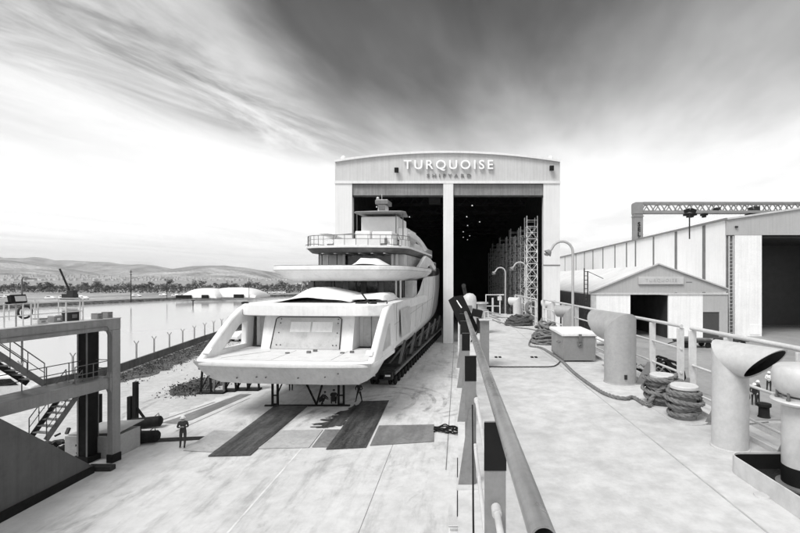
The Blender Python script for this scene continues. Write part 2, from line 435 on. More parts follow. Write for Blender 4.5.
# weeds and rubble on the bank and the rough patch
q = MB(); rnd = random.Random(61); bl = [p for p in ns2 if 22 < p[1] < 100]; pc = [G(*p_) for p_ in gp]; pcx = sum(p_.x for p_ in pc)/len(pc); pcy = sum(p_.y for p_ in pc)/len(pc)
for i in range(7500):
    if i < 6400: x_, y_ = rnd.choice(bl); x_ += .5+abs(rnd.gauss(0, 2.3)); y_ += rnd.uniform(-.6, .6)
    else:
        e_ = rnd.choice(pc); u_ = rnd.random()**.6; x_ = pcx+(e_.x-pcx)*u_+rnd.gauss(0, .5); y_ = pcy+(e_.y-pcy)*u_+rnd.gauss(0, .7)
    p_ = Vector((x_, y_, abs(rnd.gauss(0, .06))+.02)); a_ = Vector((rnd.gauss(0, 1), rnd.gauss(0, 1), rnd.gauss(0, 1))).normalized(); c_ = a_.orthogonal().normalized(); s_ = rnd.uniform(.02, .10)
    q.face([p_+a_*s_, p_+c_*s_, p_-a_*s_, p_-c_*s_*.6])
tag(q.build('weeds', M['weed'], smooth=False), 'dark weeds and rubble on the bank by the wall', 'weeds', kind='stuff')
# hills
def hill(name, prof, d0, depth, m, seed):
    rnd = random.Random(seed); b = MB(); rings = []
    from mathutils import noise as mn
    K = 14
    def hz(px):
        for (a, ya), (c, yc) in zip(prof, prof[1:]):
            if a <= px <= c:
                t = (px-a)/(c-a); t = t*t*(3-2*t); return ya+(yc-ya)*t
        return prof[-1][1]
    for k in range(K+1):
        t = k/K; d = d0+depth*(t-.62); row = []
        for i in range(161):
            px = prof[0][0]+(prof[-1][0]-prof[0][0])*i/160
            top = (CY-hz(px))/F*d0+H
            e = math.sin(min(t/.62, 1)*math.pi/2)**1.3 if t <= .62 else math.cos((t-.62)/.38*math.pi/2)
            x = (px-CX)/F*d0*(1+(t-.62)*.25)
            nz = mn.fractal(Vector((x*.0013, d*.0013, seed)), 1, 2.1, 6)
            row.append((x, d, max(top*e*(1+.28*nz*min(1, 2.2*(1-t)))-2, -2) if k else -4))
        rings.append(row)
    b.loft(rings, closed=False, cap0=False, cap1=False)
    return tag(b.build(name, m, sharp=180), kind='structure')
hill('hills', [(-330, 268), (-180, 252), (-60, 256), (10, 260), (60, 268), (110, 277), (150, 273), (200, 266.5), (232, 266), (262, 270), (300, 279), (420, 279), (700, 276), (1100, 270)], 4600, 2600, M['hill'], 3)
hill('far_hills', [(-400, 258), (-100, 253), (20, 258), (80, 260.5), (140, 265), (190, 271), (260, 272), (330, 268), (430, 272), (900, 265), (1300, 268)], 8200, 2500, M['hill'], 9)
# town on the lower slopes: too many and too small to count
q = MB(); rnd = random.Random(5)
for i in range(600):
    px = rnd.uniform(-160, 330); d = rnd.uniform(1500, 3300)
    zb = max(0, (d-2350)/950)*34*max(0, min(1, (300-px)/220))
    s_ = rnd.uniform(5, 12); q.bx((px-CX)/F*d-s_/2, (px-CX)/F*d+s_/2, d, d+s_, zb-6, zb+rnd.uniform(3, 8))
tag(q.build('distant_town', M['house_white'], smooth=False), 'pale scattered houses of a town below the hills', 'town', kind='stuff')
# air
q = MB(); q.bx(-9500, 9500, -400, 11000, -7, 620)
hz_ = q.build('haze', M['hole_dark'], smooth=False); tag(hz_, kind='stuff')
hm = bpy.data.materials.new('hazy_air'); hm.use_nodes = True; n_ = hm.node_tree.nodes; n_.clear()
ou = n_.new('ShaderNodeOutputMaterial'); pv = n_.new('ShaderNodeVolumePrincipled'); pv.inputs['Color'].default_value = (.99, .99, .99, 1)
pv.inputs['Density'].default_value = .00009; pv.inputs['Anisotropy'].default_value = .7; hm.node_tree.links.new(pv.outputs[0], ou.inputs['Volume'])
hz_.data.materials.clear(); hz_.data.materials.append(hm)

# ------------------------------------------------------------------ trees on the far shore
def tree_proto(seed, h, wd, n=420):
    rnd = random.Random(seed)
    t = thing('tree', 'dark leafless-looking tree in the far tree line across the water', 'tree', (0, 0, 0), 0, 'trees along the far shore')
    b = MB(); b.tube([(0, 0, 0), (.1, 0, h*.3), (0, .1, h*.62)], [h*.028, h*.02, h*.008], 6)
    for k in range(5):
        a = rnd.uniform(0, 6.3); z = h*rnd.uniform(.25, .5)
        b.tube([(0, 0, z), (math.cos(a)*wd*.3, math.sin(a)*wd*.3, z+h*.2)], [h*.012, h*.004], 5)
    b.build('trunk', M['bark'], t)
    b = MB(); cl = [(rnd.gauss(0, wd*.22), rnd.gauss(0, wd*.22), h*rnd.uniform(.4, .85), rnd.uniform(.16, .3)*wd) for _ in range(9)]
    for i in range(n):
        cx, cy, cz, r = rnd.choice(cl); v = Vector((rnd.gauss(0, 1), rnd.gauss(0, 1), rnd.gauss(0, .8))).normalized()*r*rnd.uniform(.4, 1.05)
        p = Vector((cx, cy, cz))+v; a = Vector((rnd.gauss(0, 1), rnd.gauss(0, 1), rnd.gauss(0, 1))).normalized(); c = a.orthogonal().normalized(); s_ = h*rnd.uniform(.02, .045)
        b.face([p+a*s_, p+c*s_, p-a*s_, p-c*s_*.6])
    b.build('crown', M['foliage'], t, smooth=False)
    return t
protos = [tree_proto(11, 9, 7), tree_proto(12, 7, 8), tree_proto(13, 11, 6)]
rnd = random.Random(21); k = 0
for i in range(290):
    px = -30+i*1.27+rnd.uniform(-2, 2); d = rnd.uniform(300, 430)+max(0, px-150)*.3
    if 193 < px < 262 and d < 300: d = 330
    sc_ = (rnd.uniform(.22, .42) if rnd.random() < .8 else rnd.uniform(.42, .68))*d/330
    p = Vector(((px-CX)/F*d, d, 0))
    if i < 3: o = protos[i]; o.location = p; o.scale = (sc_*1.3, sc_*1.3, sc_)
    else: o = dup(protos[i % 3], p, rnd.uniform(0, 6), scale=(sc_*rnd.uniform(1.1, 1.9), sc_*1.3, sc_*rnd.uniform(.8, 1.15)))
b = MB(); rnd = random.Random(77)
for i in range(7000):
    px = rnd.uniform(-40, 345); d = rnd.uniform(290, 470); hh = abs(rnd.gauss(0, 1.5))*(.5+.9*abs(math.sin(px*.09)*math.sin(px*.031+1)))*d/330
    p = Vector(((px-CX)/F*d, d, hh)); a = Vector((rnd.gauss(0, 1), rnd.gauss(0, 1), rnd.gauss(0, 1))).normalized(); c = a.orthogonal().normalized(); s_ = rnd.uniform(.3, .8)
    b.face([p+a*s_, p+c*s_, p-a*s_, p-c*s_*.6])
tag(b.build('scrub', M['foliage'], smooth=False), 'low dark scrub among the trees along the far shore', 'scrub', kind='stuff')
# big airy tents on the far shore
def tent(px0, px1, d, h, label):
    x0, x1 = (px0-CX)/F*d, (px1-CX)/F*d; L_ = x1-x0
    t = thing('storage_tent', label, 'tent', ((x0+x1)/2, d, 0)); b = MB(); rings = []
    for k in range(13):
        u = k/12; e = (1-abs(2*u-1)**3.2)**.5 if 0 < u < 1 else .25
        rings.append([((u-.5)*L_, math.cos(math.pi*j/10)*9, max(0.02, math.sin(math.pi*j/10))**.7*h*max(e, .3)) for j in range(11)])
    b.loft(rings, closed=False, cap0=True, cap1=True); b.build('roof', M['tent_white'], t, sharp=60)
    b = MB(); b.bx(-L_*.56, -L_*.15, -9.6, -9.05, 0, h*.34); b.build('canopy', M['black_steel'], t)
    b = MB(); b.bx(L_*.12, L_*.3, -9.5, -9.05, 0, h*.36); b.build('opening', M['black_steel'], t)
    return t
tent(190, 226, 224, 4.9, 'left white domed storage tent on the far shore')
tent(210, 263, 229, 5.1, 'longer right white domed storage tent on the far shore')
def mast(px, ybase, ytop, r, label, name='mast', cat='mast', d=None):
    p = G(px, ybase); t = thing(name, label, cat, p); h = (ybase-ytop)/F*p.y
    b = MB(); b.cyl((0, 0, 0), (0, 0, h), r, r*.6, 8); b.build('pole', M['dark_steel'], t)
    b = MB(); b.bx(-.5, .5, -.08, .08, h*.93, h*.95); b.build('crossarm', M['dark_steel'], t)
    b = MB(); b.bx(-.35, .35, -.08, .08, h*.85, h*.865); b.build('crossarm', M['dark_steel'], t)
mast(131, 302.5, 270, .2, 'tall thin dark mast at the water edge, left of the white tents')
mast(249, 298, 278, .12, 'slim pole rising behind the long white tent', 'utility_pole', 'pole')
mast(167, 299, 281, .12, 'slim pole among the trees left of the white tents', 'utility_pole', 'pole')
q = MB(); q.cyl((0, 0, -2), (0, 0, 2.0), .22, .2, 8); q.bx(-.4, .4, -.4, .4, 2.0, 2.4)
tag(q.build('channel_marker', M['dark_steel'], loc=G(193, 306, -1.3)), 'small dark post standing in the water before the tents', 'marker post')
# far crawler crane with a raised jib, far lamp
p = G(70, 303); p = W(70, 299, 205); p.z = 0
t = thing('mobile_crane', 'far dark crane with a raised straight jib across the water', 'crane', p)
b = MB(); b.bx(-2.6, 2.6, -1.5, 1.5, .8, 2.6); b.bx(-.5, 2.4, -1.3, 1.3, 2.6, 4.2); b.build('body', M['dark_steel'], t)
b = MB(); b.bx(-3, 3, -1.8, -1, 0, .9); b.bx(-3, 3, 1, 1.8, 0, .9); b.build('crawler_track', M['black_steel'], t)
b = MB(); b.bar((0, 0, 3.4), (-4.8, 0, 14.3), .55); b.build('jib', M['black_steel'], t)
# vehicles parked along the far shore (specks)
cars = None
def car_proto(name, label, cat, m, group=None, van=False):
    t = thing(name, label, cat, (0, 0, 0), 0, group)
    if van: pr = [(-2.3, .35), (-2.3, 1.2), (-2.2, 2.0), (1.2, 2.05), (1.9, 1.25), (2.4, 1.0), (2.45, .35)]
    else: pr = [(-2.15, .35), (-2.2, .85), (-1.85, .98), (-1.3, 1.42), (.3, 1.46), (1.0, 1.0), (2.0, .85), (2.15, .35)]
    b = MB(); b.prism([(x, -.85, z) for x, z in pr], (0, 1.7, 0)); b.build('body', m, t, bevel=.08)
    b = MB()
    if van: b.prism([(.3, -.87, 1.3), (.3, -.87, 1.85), (1.1, -.87, 1.85), (1.6, -.87, 1.3)], (0, 1.74, 0))
    else: b.prism([(-1.35, -.87, 1.0), (-1.1, -.87, 1.34), (.2, -.87, 1.36), (.65, -.87, 1.0)], (0, 1.74, 0))
    b.build('window', M['dark_glass'], t)
    for x in (-1.35, 1.4):
        for y in (-.8, .62):
            b = MB(); b.cyl((x, y, .33), (x, y+.18, .33), .33, n=16); wv = b.build('wheel', M['rubber'], t)
            b = MB(); yy = y-.012 if y < 0 else y+.18; b.cyl((x, yy, .33), (x, yy+.012, .33), .2, n=12); b.build('rim', M['mid_steel'], wv)
    for y in (-.6, .6):
        b = MB(); b.bx(2.1, 2.47 if van else 2.17, y-.15, y+.15, .62, .78); b.build('headlight', M['letter_white'], t)
    return t
cp = car_proto('parked_car', 'tiny vehicle parked along the far shore road', 'car', M['car_white'], 'vehicles parked on the far shore')
rnd = random.Random(4)
for i in range(26):
    px = rnd.uniform(-10, 300); d = rnd.uniform(232, 246) if px < 185 else rnd.uniform(276, 288)
    if px < 110: d = rnd.uniform(205, 225)
    o = cp if i == 0 else dup(cp)
    o.location = ((px-CX)/F*d, d, .01); o.rotation_euler = (0, 0, rnd.uniform(-.4, .4))
c2 = car_proto('parked_car', 'white hatchback parked by the bank, seen through the yacht stern opening', 'car', M['car_white'])
c2.location = W(243, 338, 71); c2.location.z = .02; c2.rotation_euler = (0, 0, R(75))
c3 = car_proto('parked_van', 'white van on the bank road beyond the gantry stairs', 'van', M['car_white'], van=True)
c3.location = (-37.5, 36, .02); c3.rotation_euler = (0, 0, R(20))

# fence wall on the near bank, with Y topped posts
fl = [(-42.6, 18), (-35.8, 46), (-40.3, 70), (-44, 92)]
fe = thing('bank_fence', 'low dark concrete wall with a row of forked posts along the water', 'fence')
b = MB()
for (x0, y0), (x1, y1) in zip(fl, fl[1:]):
    b.bar((x0, y0, .42), (x1, y1, .42), .22, .9)
b.build('wall', M['fence_concrete'], fe)
tops = []
Lf = [Vector((x, y, 0)) for x, y in fl]; acc = 0
for a, c in zip(Lf, Lf[1:]):
    n = int((c-a).length/3.7)
    for i in range(n): tops.append(a.lerp(c, i/n))
b = MB(); b.bar((0, 0, .4), (0, 0, 2.5), .13); b.bar((0, 0, 2.45), (-.28, 0, 2.85), .07); b.bar((0, 0, 2.45), (.28, 0, 2.85), .07)
post = b.build('post', M['fence_post'], fe)
for i, p in enumerate(tops):
    o = post if i == 0 else post.copy()
    if i: COL.objects.link(o)
    o.location = p

# ------------------------------------------------------------------ main hall
HX0, HX1, HY = -18.93, 15.7, 67.7
hall = thing('shipyard_hall', 'huge pale shipyard hall with curved gable, two tall door bays and a yacht entering', 'hall', (-1.6, HY, 0))
ox = -1.6
def hx(px): return (px-CX)/F*HY-ox
def hz2(py): return H-(py-CY)/F*HY
xl, xr = hx(335), hx(560); zE = hz2(162.5); zH = hz2(183); zR = hz2(153.5)
def arc(n=20, dz_=0.0):
    return [(xl+(xr-xl)*i/n, zE+(zR-zE)*(1-(2*i/n-1)**2)+dz_) for i in range(n+1)]
b = MB(); b.prism([(xl, 0, zH)]+[(x, 0, z) for x, z in arc()]+[(xr, 0, zH)], (0, .5, 0)); b.build('gable', M['hall_cladding'], hall, smooth=False)
b = MB()
for a, c in zip(arc(), arc()[1:]): b.bar((a[0], -.12, a[1]+.16), (c[0], -.12, c[1]+.16), .5, .32)
b.build('roof_trim', M['hall_pillar'], hall, smooth=False)
b = MB(); b.bx(xl-.05, xr+.05, -.15, -.003, zH-.1, zH+.28); b.build('lintel', M['hall_pillar'], hall)
for (a, c) in ((335, 352), (543.5, 560)):
    b = MB(); b.bx(hx(a), hx(c), .0, 1.2, 0, zH-.11); b.build('jamb', M['hall_pillar'], hall, smooth=False)
    b = MB(); b.bx(hx(a)-.03, hx(c)+.03, -.06, -.004, 11.9, 12.05); b.build('joint_strip', M['wall_strip'], hall)
b = MB(); b.bx(hx(443.3), hx(453.3), -.1, 1.1, 0, zH-.11); b.build('pillar', M['hall_pillar'], hall, smooth=False)
for a, c in ((352.2, 443.1), (453.5, 543.3)):
    b = MB(); b.bx(hx(a), hx(c), .25, .9, hz2(195), zH-.12); rd = b.build('roller_door', M['roller_door'], hall, smooth=False)
    b = MB(); b.bx(hx(a), hx(c), .18, .95, hz2(196.6), hz2(195)-.003); b.build('bottom_rail', M['dark_steel'], rd, smooth=False)
D_ = 125
b = MB(); b.bx(xl, xl+.4, 1.2, D_, 0, zE); b.build('side_wall', M['wall_white'], hall, smooth=False)
b = MB(); b.bx(xr-.4, xr, 1.2, D_, 0, zE); b.build('side_wall', M['wall_white'], hall, smooth=False)
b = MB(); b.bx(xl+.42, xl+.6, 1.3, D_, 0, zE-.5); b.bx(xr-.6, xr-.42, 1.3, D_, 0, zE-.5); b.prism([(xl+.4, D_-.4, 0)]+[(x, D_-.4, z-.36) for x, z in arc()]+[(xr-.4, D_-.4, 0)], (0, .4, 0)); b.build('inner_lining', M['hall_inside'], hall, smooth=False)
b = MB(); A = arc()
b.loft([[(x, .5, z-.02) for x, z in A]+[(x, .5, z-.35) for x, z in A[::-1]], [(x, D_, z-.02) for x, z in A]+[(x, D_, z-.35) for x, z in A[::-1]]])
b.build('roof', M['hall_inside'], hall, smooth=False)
b = MB(); b.bx(xl+.62, xr-.62, 1.4, D_-.5, .004, .02); b.build('hall_floor', M['concrete_grey'], hall, smooth=False)
for i in range(9):
    y = 6+i*13; b = MB(); zc = zE-1.2
    b.bar((xl+.6, y, zc), (xr-.6, y, zc), .3, .5)
    for k in range(14):
        x0 = xl+.6+(xr-xl-1.2)*k/14; x1 = xl+.6+(xr-xl-1.2)*(k+1)/14
        b.bar((x0, y, zc), ((x0+x1)/2, y, zc+1.4), .15); b.bar(((x0+x1)/2, y, zc+1.4), (x1, y, zc), .15)
    b.build('roof_truss', M['dark_steel'], hall, smooth=False)
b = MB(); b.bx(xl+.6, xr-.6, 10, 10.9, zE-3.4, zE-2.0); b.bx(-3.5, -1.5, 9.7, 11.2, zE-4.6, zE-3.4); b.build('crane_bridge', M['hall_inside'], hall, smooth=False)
rnd = random.Random(8)
for i in range(16):
    x = (-12 if i % 2 else 6)+rnd.uniform(-3, 3); y = 18+(i//2)*10.5
    b = MB(); b.lathe([(.04, .2), (.12, .1), (.14, 0), (.06, -.02)], (x, y, zE-4.2+rnd.uniform(-.5, .5)), 10); b.build('ceiling_lamp', M['lamp_lit'], hall)
for px in (343, 551):
    b = MB(); b.lathe([(.42, 0), (.42, .3), (.3, .55), (.02, .72)], (hx(px), .3, zE+.25+ (.2)), 12); b.build('roof_vent', M['hall_pillar'], hall)
for px, py in ((397, 171), (551, 169)):
    b = MB(); b.bx(hx(px)-.3, hx(px)+.3, -.75, -.3, hz2(py)-.35, hz2(py)+.35); b.bar((hx(px), -.4, hz2(py)), (hx(px), .0, hz2(py)), .12); b.build('floodlight', M['black_steel'], hall)
def text(txt, size, ext, bold=0.0, space=1.0):
    c = bpy.data.curves.new('letters', 'FONT'); c.body = txt; c.size = size; c.extrude = ext; c.offset = bold; c.align_x = 'CENTER'; c.align_y = 'CENTER'; c.space_character = space
    c.resolution_u = 4
    o = bpy.data.objects.new('letters', c); COL.objects.link(o)
    me = bpy.data.meshes.new_from_object(o.evaluated_get(bpy.context.evaluated_depsgraph_get()))
    bpy.data.objects.remove(o); bpy.data.curves.remove(c); return me
def letters(txt, size, ext, m, parent, loc, rot, width=None, bold=0.0, space=1.0, name='lettering'):
    me = text(txt, size, ext, bold, space); xs = [v.co.x for v in me.vertices]; wd = max(xs)-min(xs); cx = (max(xs)+min(xs))/2
    if width:
        for v in me.vertices: v.co.x = (v.co.x-cx)*width/wd
    me.materials.clear(); me.materials.append(m)
    o = bpy.data.objects.new(name, me); COL.objects.link(o); o.parent = parent; o.location = loc; o.rotation_euler = rot; return o
letters('TURQUOISE', 1.95, .14, M['letter_white'], hall, ((hx(404)+hx(493))/2, -.32, hz2(165.8)), (R(90), 0, 0), width=hx(493)-hx(404), bold=.018, space=1.35)
letters('SHIPYARD', .72, .05, M['letter_grey'], hall, ((hx(427)+hx(471))/2, -.12, hz2(176)), (R(90), 0, 0), width=hx(471)-hx(427), bold=.015, space=1.8, name='small_lettering')

# scaffold towers inside, along the right wall
def scaffold():
    t = thing('scaffold_tower', 'steel scaffold tower against the right inner wall of the dark hall', 'scaffold', (0, 0, 0), 0, 'scaffold towers inside the hall')
    hh = 20.0; wx, wy = 1.7, 2.4
    b = MB()
    for x in (0, wx):
        for y in (0, wy): b.bar((x, y, 0), (x, y, hh), .13)
    b.build('standards', M['scaffold_steel'], t, smooth=False)
    b = MB()
    for k in range(10):
        z = .3+k*2
        for x in (0, wx): b.bar((x, 0, z), (x, wy, z), .09)
        for y in (0, wy):
            b.bar((0, y, z), (wx, y, z), .09); b.bar((0, y, z+1), (wx, y, z+1), .07)
    b.build('ledgers', M['scaffold_steel'], t, smooth=False)
    b = MB()
    for k in range(9):
        z = .3+k*2
        for y in (0, wy):
            b.bar((0, y, z), (wx, y, z+2), .07); b.bar((wx, y, z), (0, y, z+2), .07)
        b.bar((0, 0, z), (0, wy, z+2), .07)
    b.build('braces', M['scaffold_steel'], t, smooth=False)
    for z in (4.4, 8.4, 12.4, 16.4):
        b = MB(); b.bx(-.3, wx+.1, -.1, wy+.1, z, z+.07); b.build('platform', M['mid_steel'], t, smooth=False)
    return t
sc0 = scaffold()
ords = ['nearest the door', 'second from the door', 'third from the door', 'fourth from the door', 'fifth from the door', 'sixth from the door', 'seventh from the door', 'eighth from the door', 'ninth from the door', 'tenth from the door', 'eleventh from the door', 'farthest from the door']
pos = []
for i in range(12): pos.append((11.1-.12*i, 71.0+i*6.2))
for i, (x, y) in enumerate(pos):
    o = sc0 if i == 0 else dup(sc0)
    o.location = (x, y, .03); o.scale = (1, 1, 1-.05*(i % 3)); o['label'] = 'steel scaffold tower along the inner right wall of the hall, '+ords[i]

# ------------------------------------------------------------------ yacht
YA = R(4.6); YX0, YY0 = -12.1, 30.0
def YL(px, py, ly):                                   # pixel -> (lx, z) at the yacht's own station ly
    a = (px-CX)/F; s, c = math.sin(YA), math.cos(YA)
    t = (ly+30*c+YX0*s)/(a*s+c); x = a*t-YX0; y = t-30
    return x*c-y*s, H-(py-CY)/F*t
def YX(px, py, lx):                                   # pixel -> (ly, z) on the yacht's own side plane lx
    a = (px-CX)/F; s, c = math.sin(YA), math.cos(YA)
    t = (lx+YX0*c-30*s)/(a*c-s); x = a*t-YX0; y = t-30
    return x*s+y*c, H-(py-CY)/F*t
ya = thing('superyacht', 'large white unfinished motor yacht on transporters, stern towards the viewer, bow in the hall', 'yacht', (YX0, YY0, 0), -YA)
def lerp(tab, x):
    for (a, u), (b_, v) in zip(tab, tab[1:]):
        if a <= x <= b_: return u+(v-u)*(x-a)/(b_-a)
    return tab[0][1] if x < tab[0][0] else tab[-1][1]
ZT = 4.28
SHEER = [(0, ZT-.06), (6.4, ZT-.06), (6.5, 7.9), (17, 7.95), (19.5, 8.15), (21.5, 8.7), (23, 9.5), (24.5, 10.0), (30, 10.15), (50, 10.6), (78, 12.5)]
BEAM = [(0, 6.3), (6, 6.25), (14, 6.05), (24, 5.6), (36, 5.1), (46, 4.5), (58, 3.3), (68, 2.2), (74, 1.6), (78, .15)]
BTOP = [(0, 6.4), (6, 6.22), (14, 6.15), (24, 5.95), (34, 5.75), (42, 5.3), (52, 4.4), (62, 3.3), (70, 2.3), (76, 1.2), (78, .3)]
KEEL = [(0, 2.45), (8, 2.2), (20, 1.75), (60, 1.6), (72, 2.2), (78, 5)]
def section(ly):
    B = lerp(BEAM, ly); T = lerp(BTOP, ly); k = lerp(KEEL, ly); sh = lerp(SHEER, ly)
    zc = lerp([(0, 4.1), (12, 4.25), (60, 4.5), (78, 6.5)], ly)
    f = max(0, min(1, (ly-1.5)/9)); f = f*f*(3-2*f)
    A_ = [(.5, .0), (.8, .08), (.91, .42), (.965, 1.0)]; V_ = [(.38, .06), (.62, .42), (.80, 1.1), (.92, 1.8)]
    out = [(0, k)]+[((p[0]*(1-f)+q[0]*f)*B, k+(p[1]*(1-f)+q[1]*f)) for p, q in zip(A_, V_)]+[(B, zc)]
    for u in (.17, .34, .5, .67, .84, 1.0):
        z = zc+(sh-zc)*u; v_ = max(0, min(1, (z-zc)/5.0 if ly > 10 else (z-zc)/3.8)); out.append((B+(T-B)*math.sin(v_*math.pi/2), z))
    return out
st = [0, .6, 1.5, 3, 5, 6.4, 6.5, 8, 11, 14, 17, 18.2, 19.5, 20.5, 21.5, 22.2, 23, 23.7, 24.5, 27, 30, 36, 42, 48, 53, 58, 63, 68, 71, 74, 76, 78]
b = MB(); rings = []
for ly in st:
    s_ = section(ly); r = []
    for x, z in s_[::-1]: r.append((-x, ly+(max(0, (4.2-z))*.75 if ly < 3 else max(0, 4.2-z)*.75*max(0, (5-ly)/2) if ly < 5 else 0), z))
    for x, z in s_[1:]: r.append((x, ly+(max(0, (4.2-z))*.75 if ly < 3 else max(0, 4.2-z)*.75*max(0, (5-ly)/2) if ly < 5 else 0), z))
    rings.append(r)
b.loft(rings, closed=False, cap0=True, cap1=True)
b.build('hull', M['hull_film'], ya, sharp=28)
# swim platform with a rounded nose
def outline(w, a0, fwd, cr, bow=.35, n=14):
    P = [(-w, fwd)]
    for i in range(n+1):
        a = math.pi+math.pi/2*i/n; P.append((-w+cr+cr*math.cos(a), a0+cr+cr*math.sin(a)))
    for i in range(1, 10):
        u = -1+2*i/10; P.append((u*(w-cr), a0-bow*(1-u*u)))
    for i in range(n+1):
        a = 1.5*math.pi+math.pi/2*i/n; P.append((w-cr+cr*math.cos(a), a0+cr+cr*math.sin(a)))
    P.append((w, fwd)); return P
def inset(P, d, a0):
    w = max(p[0] for p in P); return [(x*(1-d/w), y+d*(1 if y < a0+6 else 0)) for x, y in P]
O = outline(6.5, .0, 6.3, .9, .35)
def lv(P, z): return [(x, y, z) for x, y in P]
b = MB(); b.loft([lv(inset(O, .25, 0), ZT-.42), lv(inset(O, .04, 0), ZT-.34), lv(O, ZT-.2), lv(inset(O, .03, 0), ZT-.06), lv(inset(O, .16, 0), ZT)])
b.build('swim_platform', M['white_gelcoat'], ya, sharp=50)
b = MB(); b.face(lv(inset(outline(6.1, .5, 5.4, .7, .3), .1, 0), ZT+.012)); b.build('platform_deck', M['teak_cover'], ya, smooth=False)
# side wings with the triangular opening
OUT = [(.35, 4.2), (1.3, 4.95), (2.5, 5.88), (3.5, 6.62), (4.3, 7.15), (5.0, 7.55), (6.0, 7.88), (7.0, 7.9), (7.0, 4.2)]
INN = [(2.9, 4.62), (3.2, 4.85), (3.7, 5.25), (4.3, 5.75), (4.8, 6.15), (5.2, 6.35), (5.6, 6.4), (5.9, 6.3), (5.9, 4.62)]
for sg in (-1, 1):
    def X(z, o=0): return sg*(6.4-(z-4.2)*.05-o)
    b = MB(); A = [b.bm.verts.new((X(z), y, z)) for y, z in OUT]; A2 = [b.bm.verts.new((X(z, .5), y, z)) for y, z in OUT]
    B_ = [b.bm.verts.new((X(z), y, z)) for y, z in INN]; B2 = [b.bm.verts.new((X(z, .5), y, z)) for y, z in INN]
    n = len(OUT)
    for i in range(n):
        j = (i+1) % n
        for f in ((A[i], A[j], B_[j], B_[i]), (A2[j], A2[i], B2[i], B2[j]), (A[j], A[i], A2[i], A2[j]), (B_[i], B_[j], B2[j], B2[i])): b.bm.faces.new(f)
    wg = b.build('stern_wing', M['white_gelcoat'], ya, bevel=.12)
    if sg == 1:
        b = MB(); b.prism([(X(z, .18), y, z) for y, z in INN], (-.05, 0, 0)); b.build('hatch_panel', M['door_primer'], wg)
    b = MB(); b.box((sg*5.9, .95, 4.78), (.5, .5, .05), Matrix.Rotation(R(38), 3, 'X')); b.build('step_panel', M['primer_white'], wg, bevel=.01)
# transom block and big hatch door
x0b, _ = YL(262, 350, 5.2); x1b, _ = YL(353, 350, 5.2)
b = MB(); b.prism([(x0b, 5.0, ZT+.013), (x0b, 5.7, 7.0), (x0b, 7.5, 7.0), (x0b, 7.5, ZT+.013)], (x1b-x0b, 0, 0)); b.build('transom', M['white_gelcoat'], ya)
dx0, _ = YL(271, 350, 5.1); dx1, _ = YL(340, 350, 5.1); tx0, _ = YL(277.5, 318, 5.7); tx1, _ = YL(342.5, 318, 5.7)
def tr(u, v, o):                                       # point on the transom plane: u across, v up, o out
    a = dx0+(dx1-dx0)*u; c = tx0+(tx1-tx0)*u; x = a+(c-a)*v; z = ZT+.08+(6.86-ZT-.08)*v; y = 5.0+.7*(z-ZT)/(7-ZT)
    return Vector((x, y-o, z))
def tpanel(u0, u1, v0, v1, o, m, name, par, th=.03):
    b = MB(); P = [tr(u0, v0, o), tr(u1, v0, o), tr(u1, v1, o), tr(u0, v1, o)]; b.prism(P, (0, th+.0, 0)); return b.build(name, m, par, bevel=.006)
dr = tpanel(0, 1, 0, 1, .05, M['door_primer'], 'transom_door', ya)
b = MB(); loop = [tr(u, v, .062) for u, v in ((0, 0), (0, .93), (.05, 1), (.95, 1), (1, .93), (1, 0))]; b.tube(loop, .04, 6); b.build('door_seal', M['dark_steel'], dr)
tpanel(.24, .54, .52, .84, .066, M['white_gelcoat'], 'window_film', dr); tpanel(.565, .87, .52, .84, .066, M['white_gelcoat'], 'window_film', dr)
b = MB()
for u in (.08, .14, .9, .95):
    for v in (.12, .5, .8, .93):
        if random.random() < .8: p = tr(u, v, .07); b.cyl(p, p+Vector((0, -.02, 0)), .05, n=8)
b.build('door_bolts', M['dark_steel'], dr)
# recess walls either side
for sg, a0 in ((-1, x0b), (1, x1b)):
    b = MB(); xa, xb = sorted((a0, sg*5.6)); b.bx(xa+.01, xb-.01, 7.0, 7.3, ZT+.013, 7.0); rc = b.build('recess_wall', M['primer_white'], ya)
    b = MB(); b.bx(xa+.3, xb-.3, 6.94, 6.98, ZT+.1, 6.7); b.build('locker_door', M['door_primer'], rc, bevel=.02)
    b = MB(); xm = xa+(xb-xa)*(.55 if sg < 0 else .45); b.bx(xm-.04, xm+.04, 6.9, 6.93, ZT+.1, 6.9); b.build('door_gap', M['seam'], rc)
# main (aft) deck slab over the beach club
O2 = outline(6.2, 4.6, 26, 1.7, .25)
b = MB(); b.loft([lv(inset(O2, .12, 4.7), 7.0), lv(inset(O2, .02, 4.7), 7.06), lv(O2, 7.5), lv(inset(O2, .03, 4.7), 7.86), lv(inset(O2, .14, 4.7), 7.93)])
b.build('aft_deck', M['white_gelcoat'], ya, sharp=50)
b = MB()
for px, py in ((245, 304.5), (373, 304)):
    lx, z = YL(px, py, 5.6); b.blob((lx, 5.6, 7.96), (.32, .2, .12), 2, .05, 1)
b.build('fairlead', M['black_steel'], ya)
b = MB(); lx, _ = YL(383, 303, 6.2); b.tube([(lx-.5, 6, 7.94), (lx-.5, 6, 8.12), (lx+.35, 6.1, 8.14), (lx+.35, 6.1, 7.94)], .06, 8)
lx, _ = YL(357, 306, 5.8); b.tube([(lx-.1, 5.8, 7.95), (lx+.8, 5.8, 8.05)], .1, 8); b.tube([(lx+1.0, 5.8, 7.95), (lx+.3, 5.9, 8.85)], .07, 8); b.build('mooring_gear', M['dark_steel'], ya)
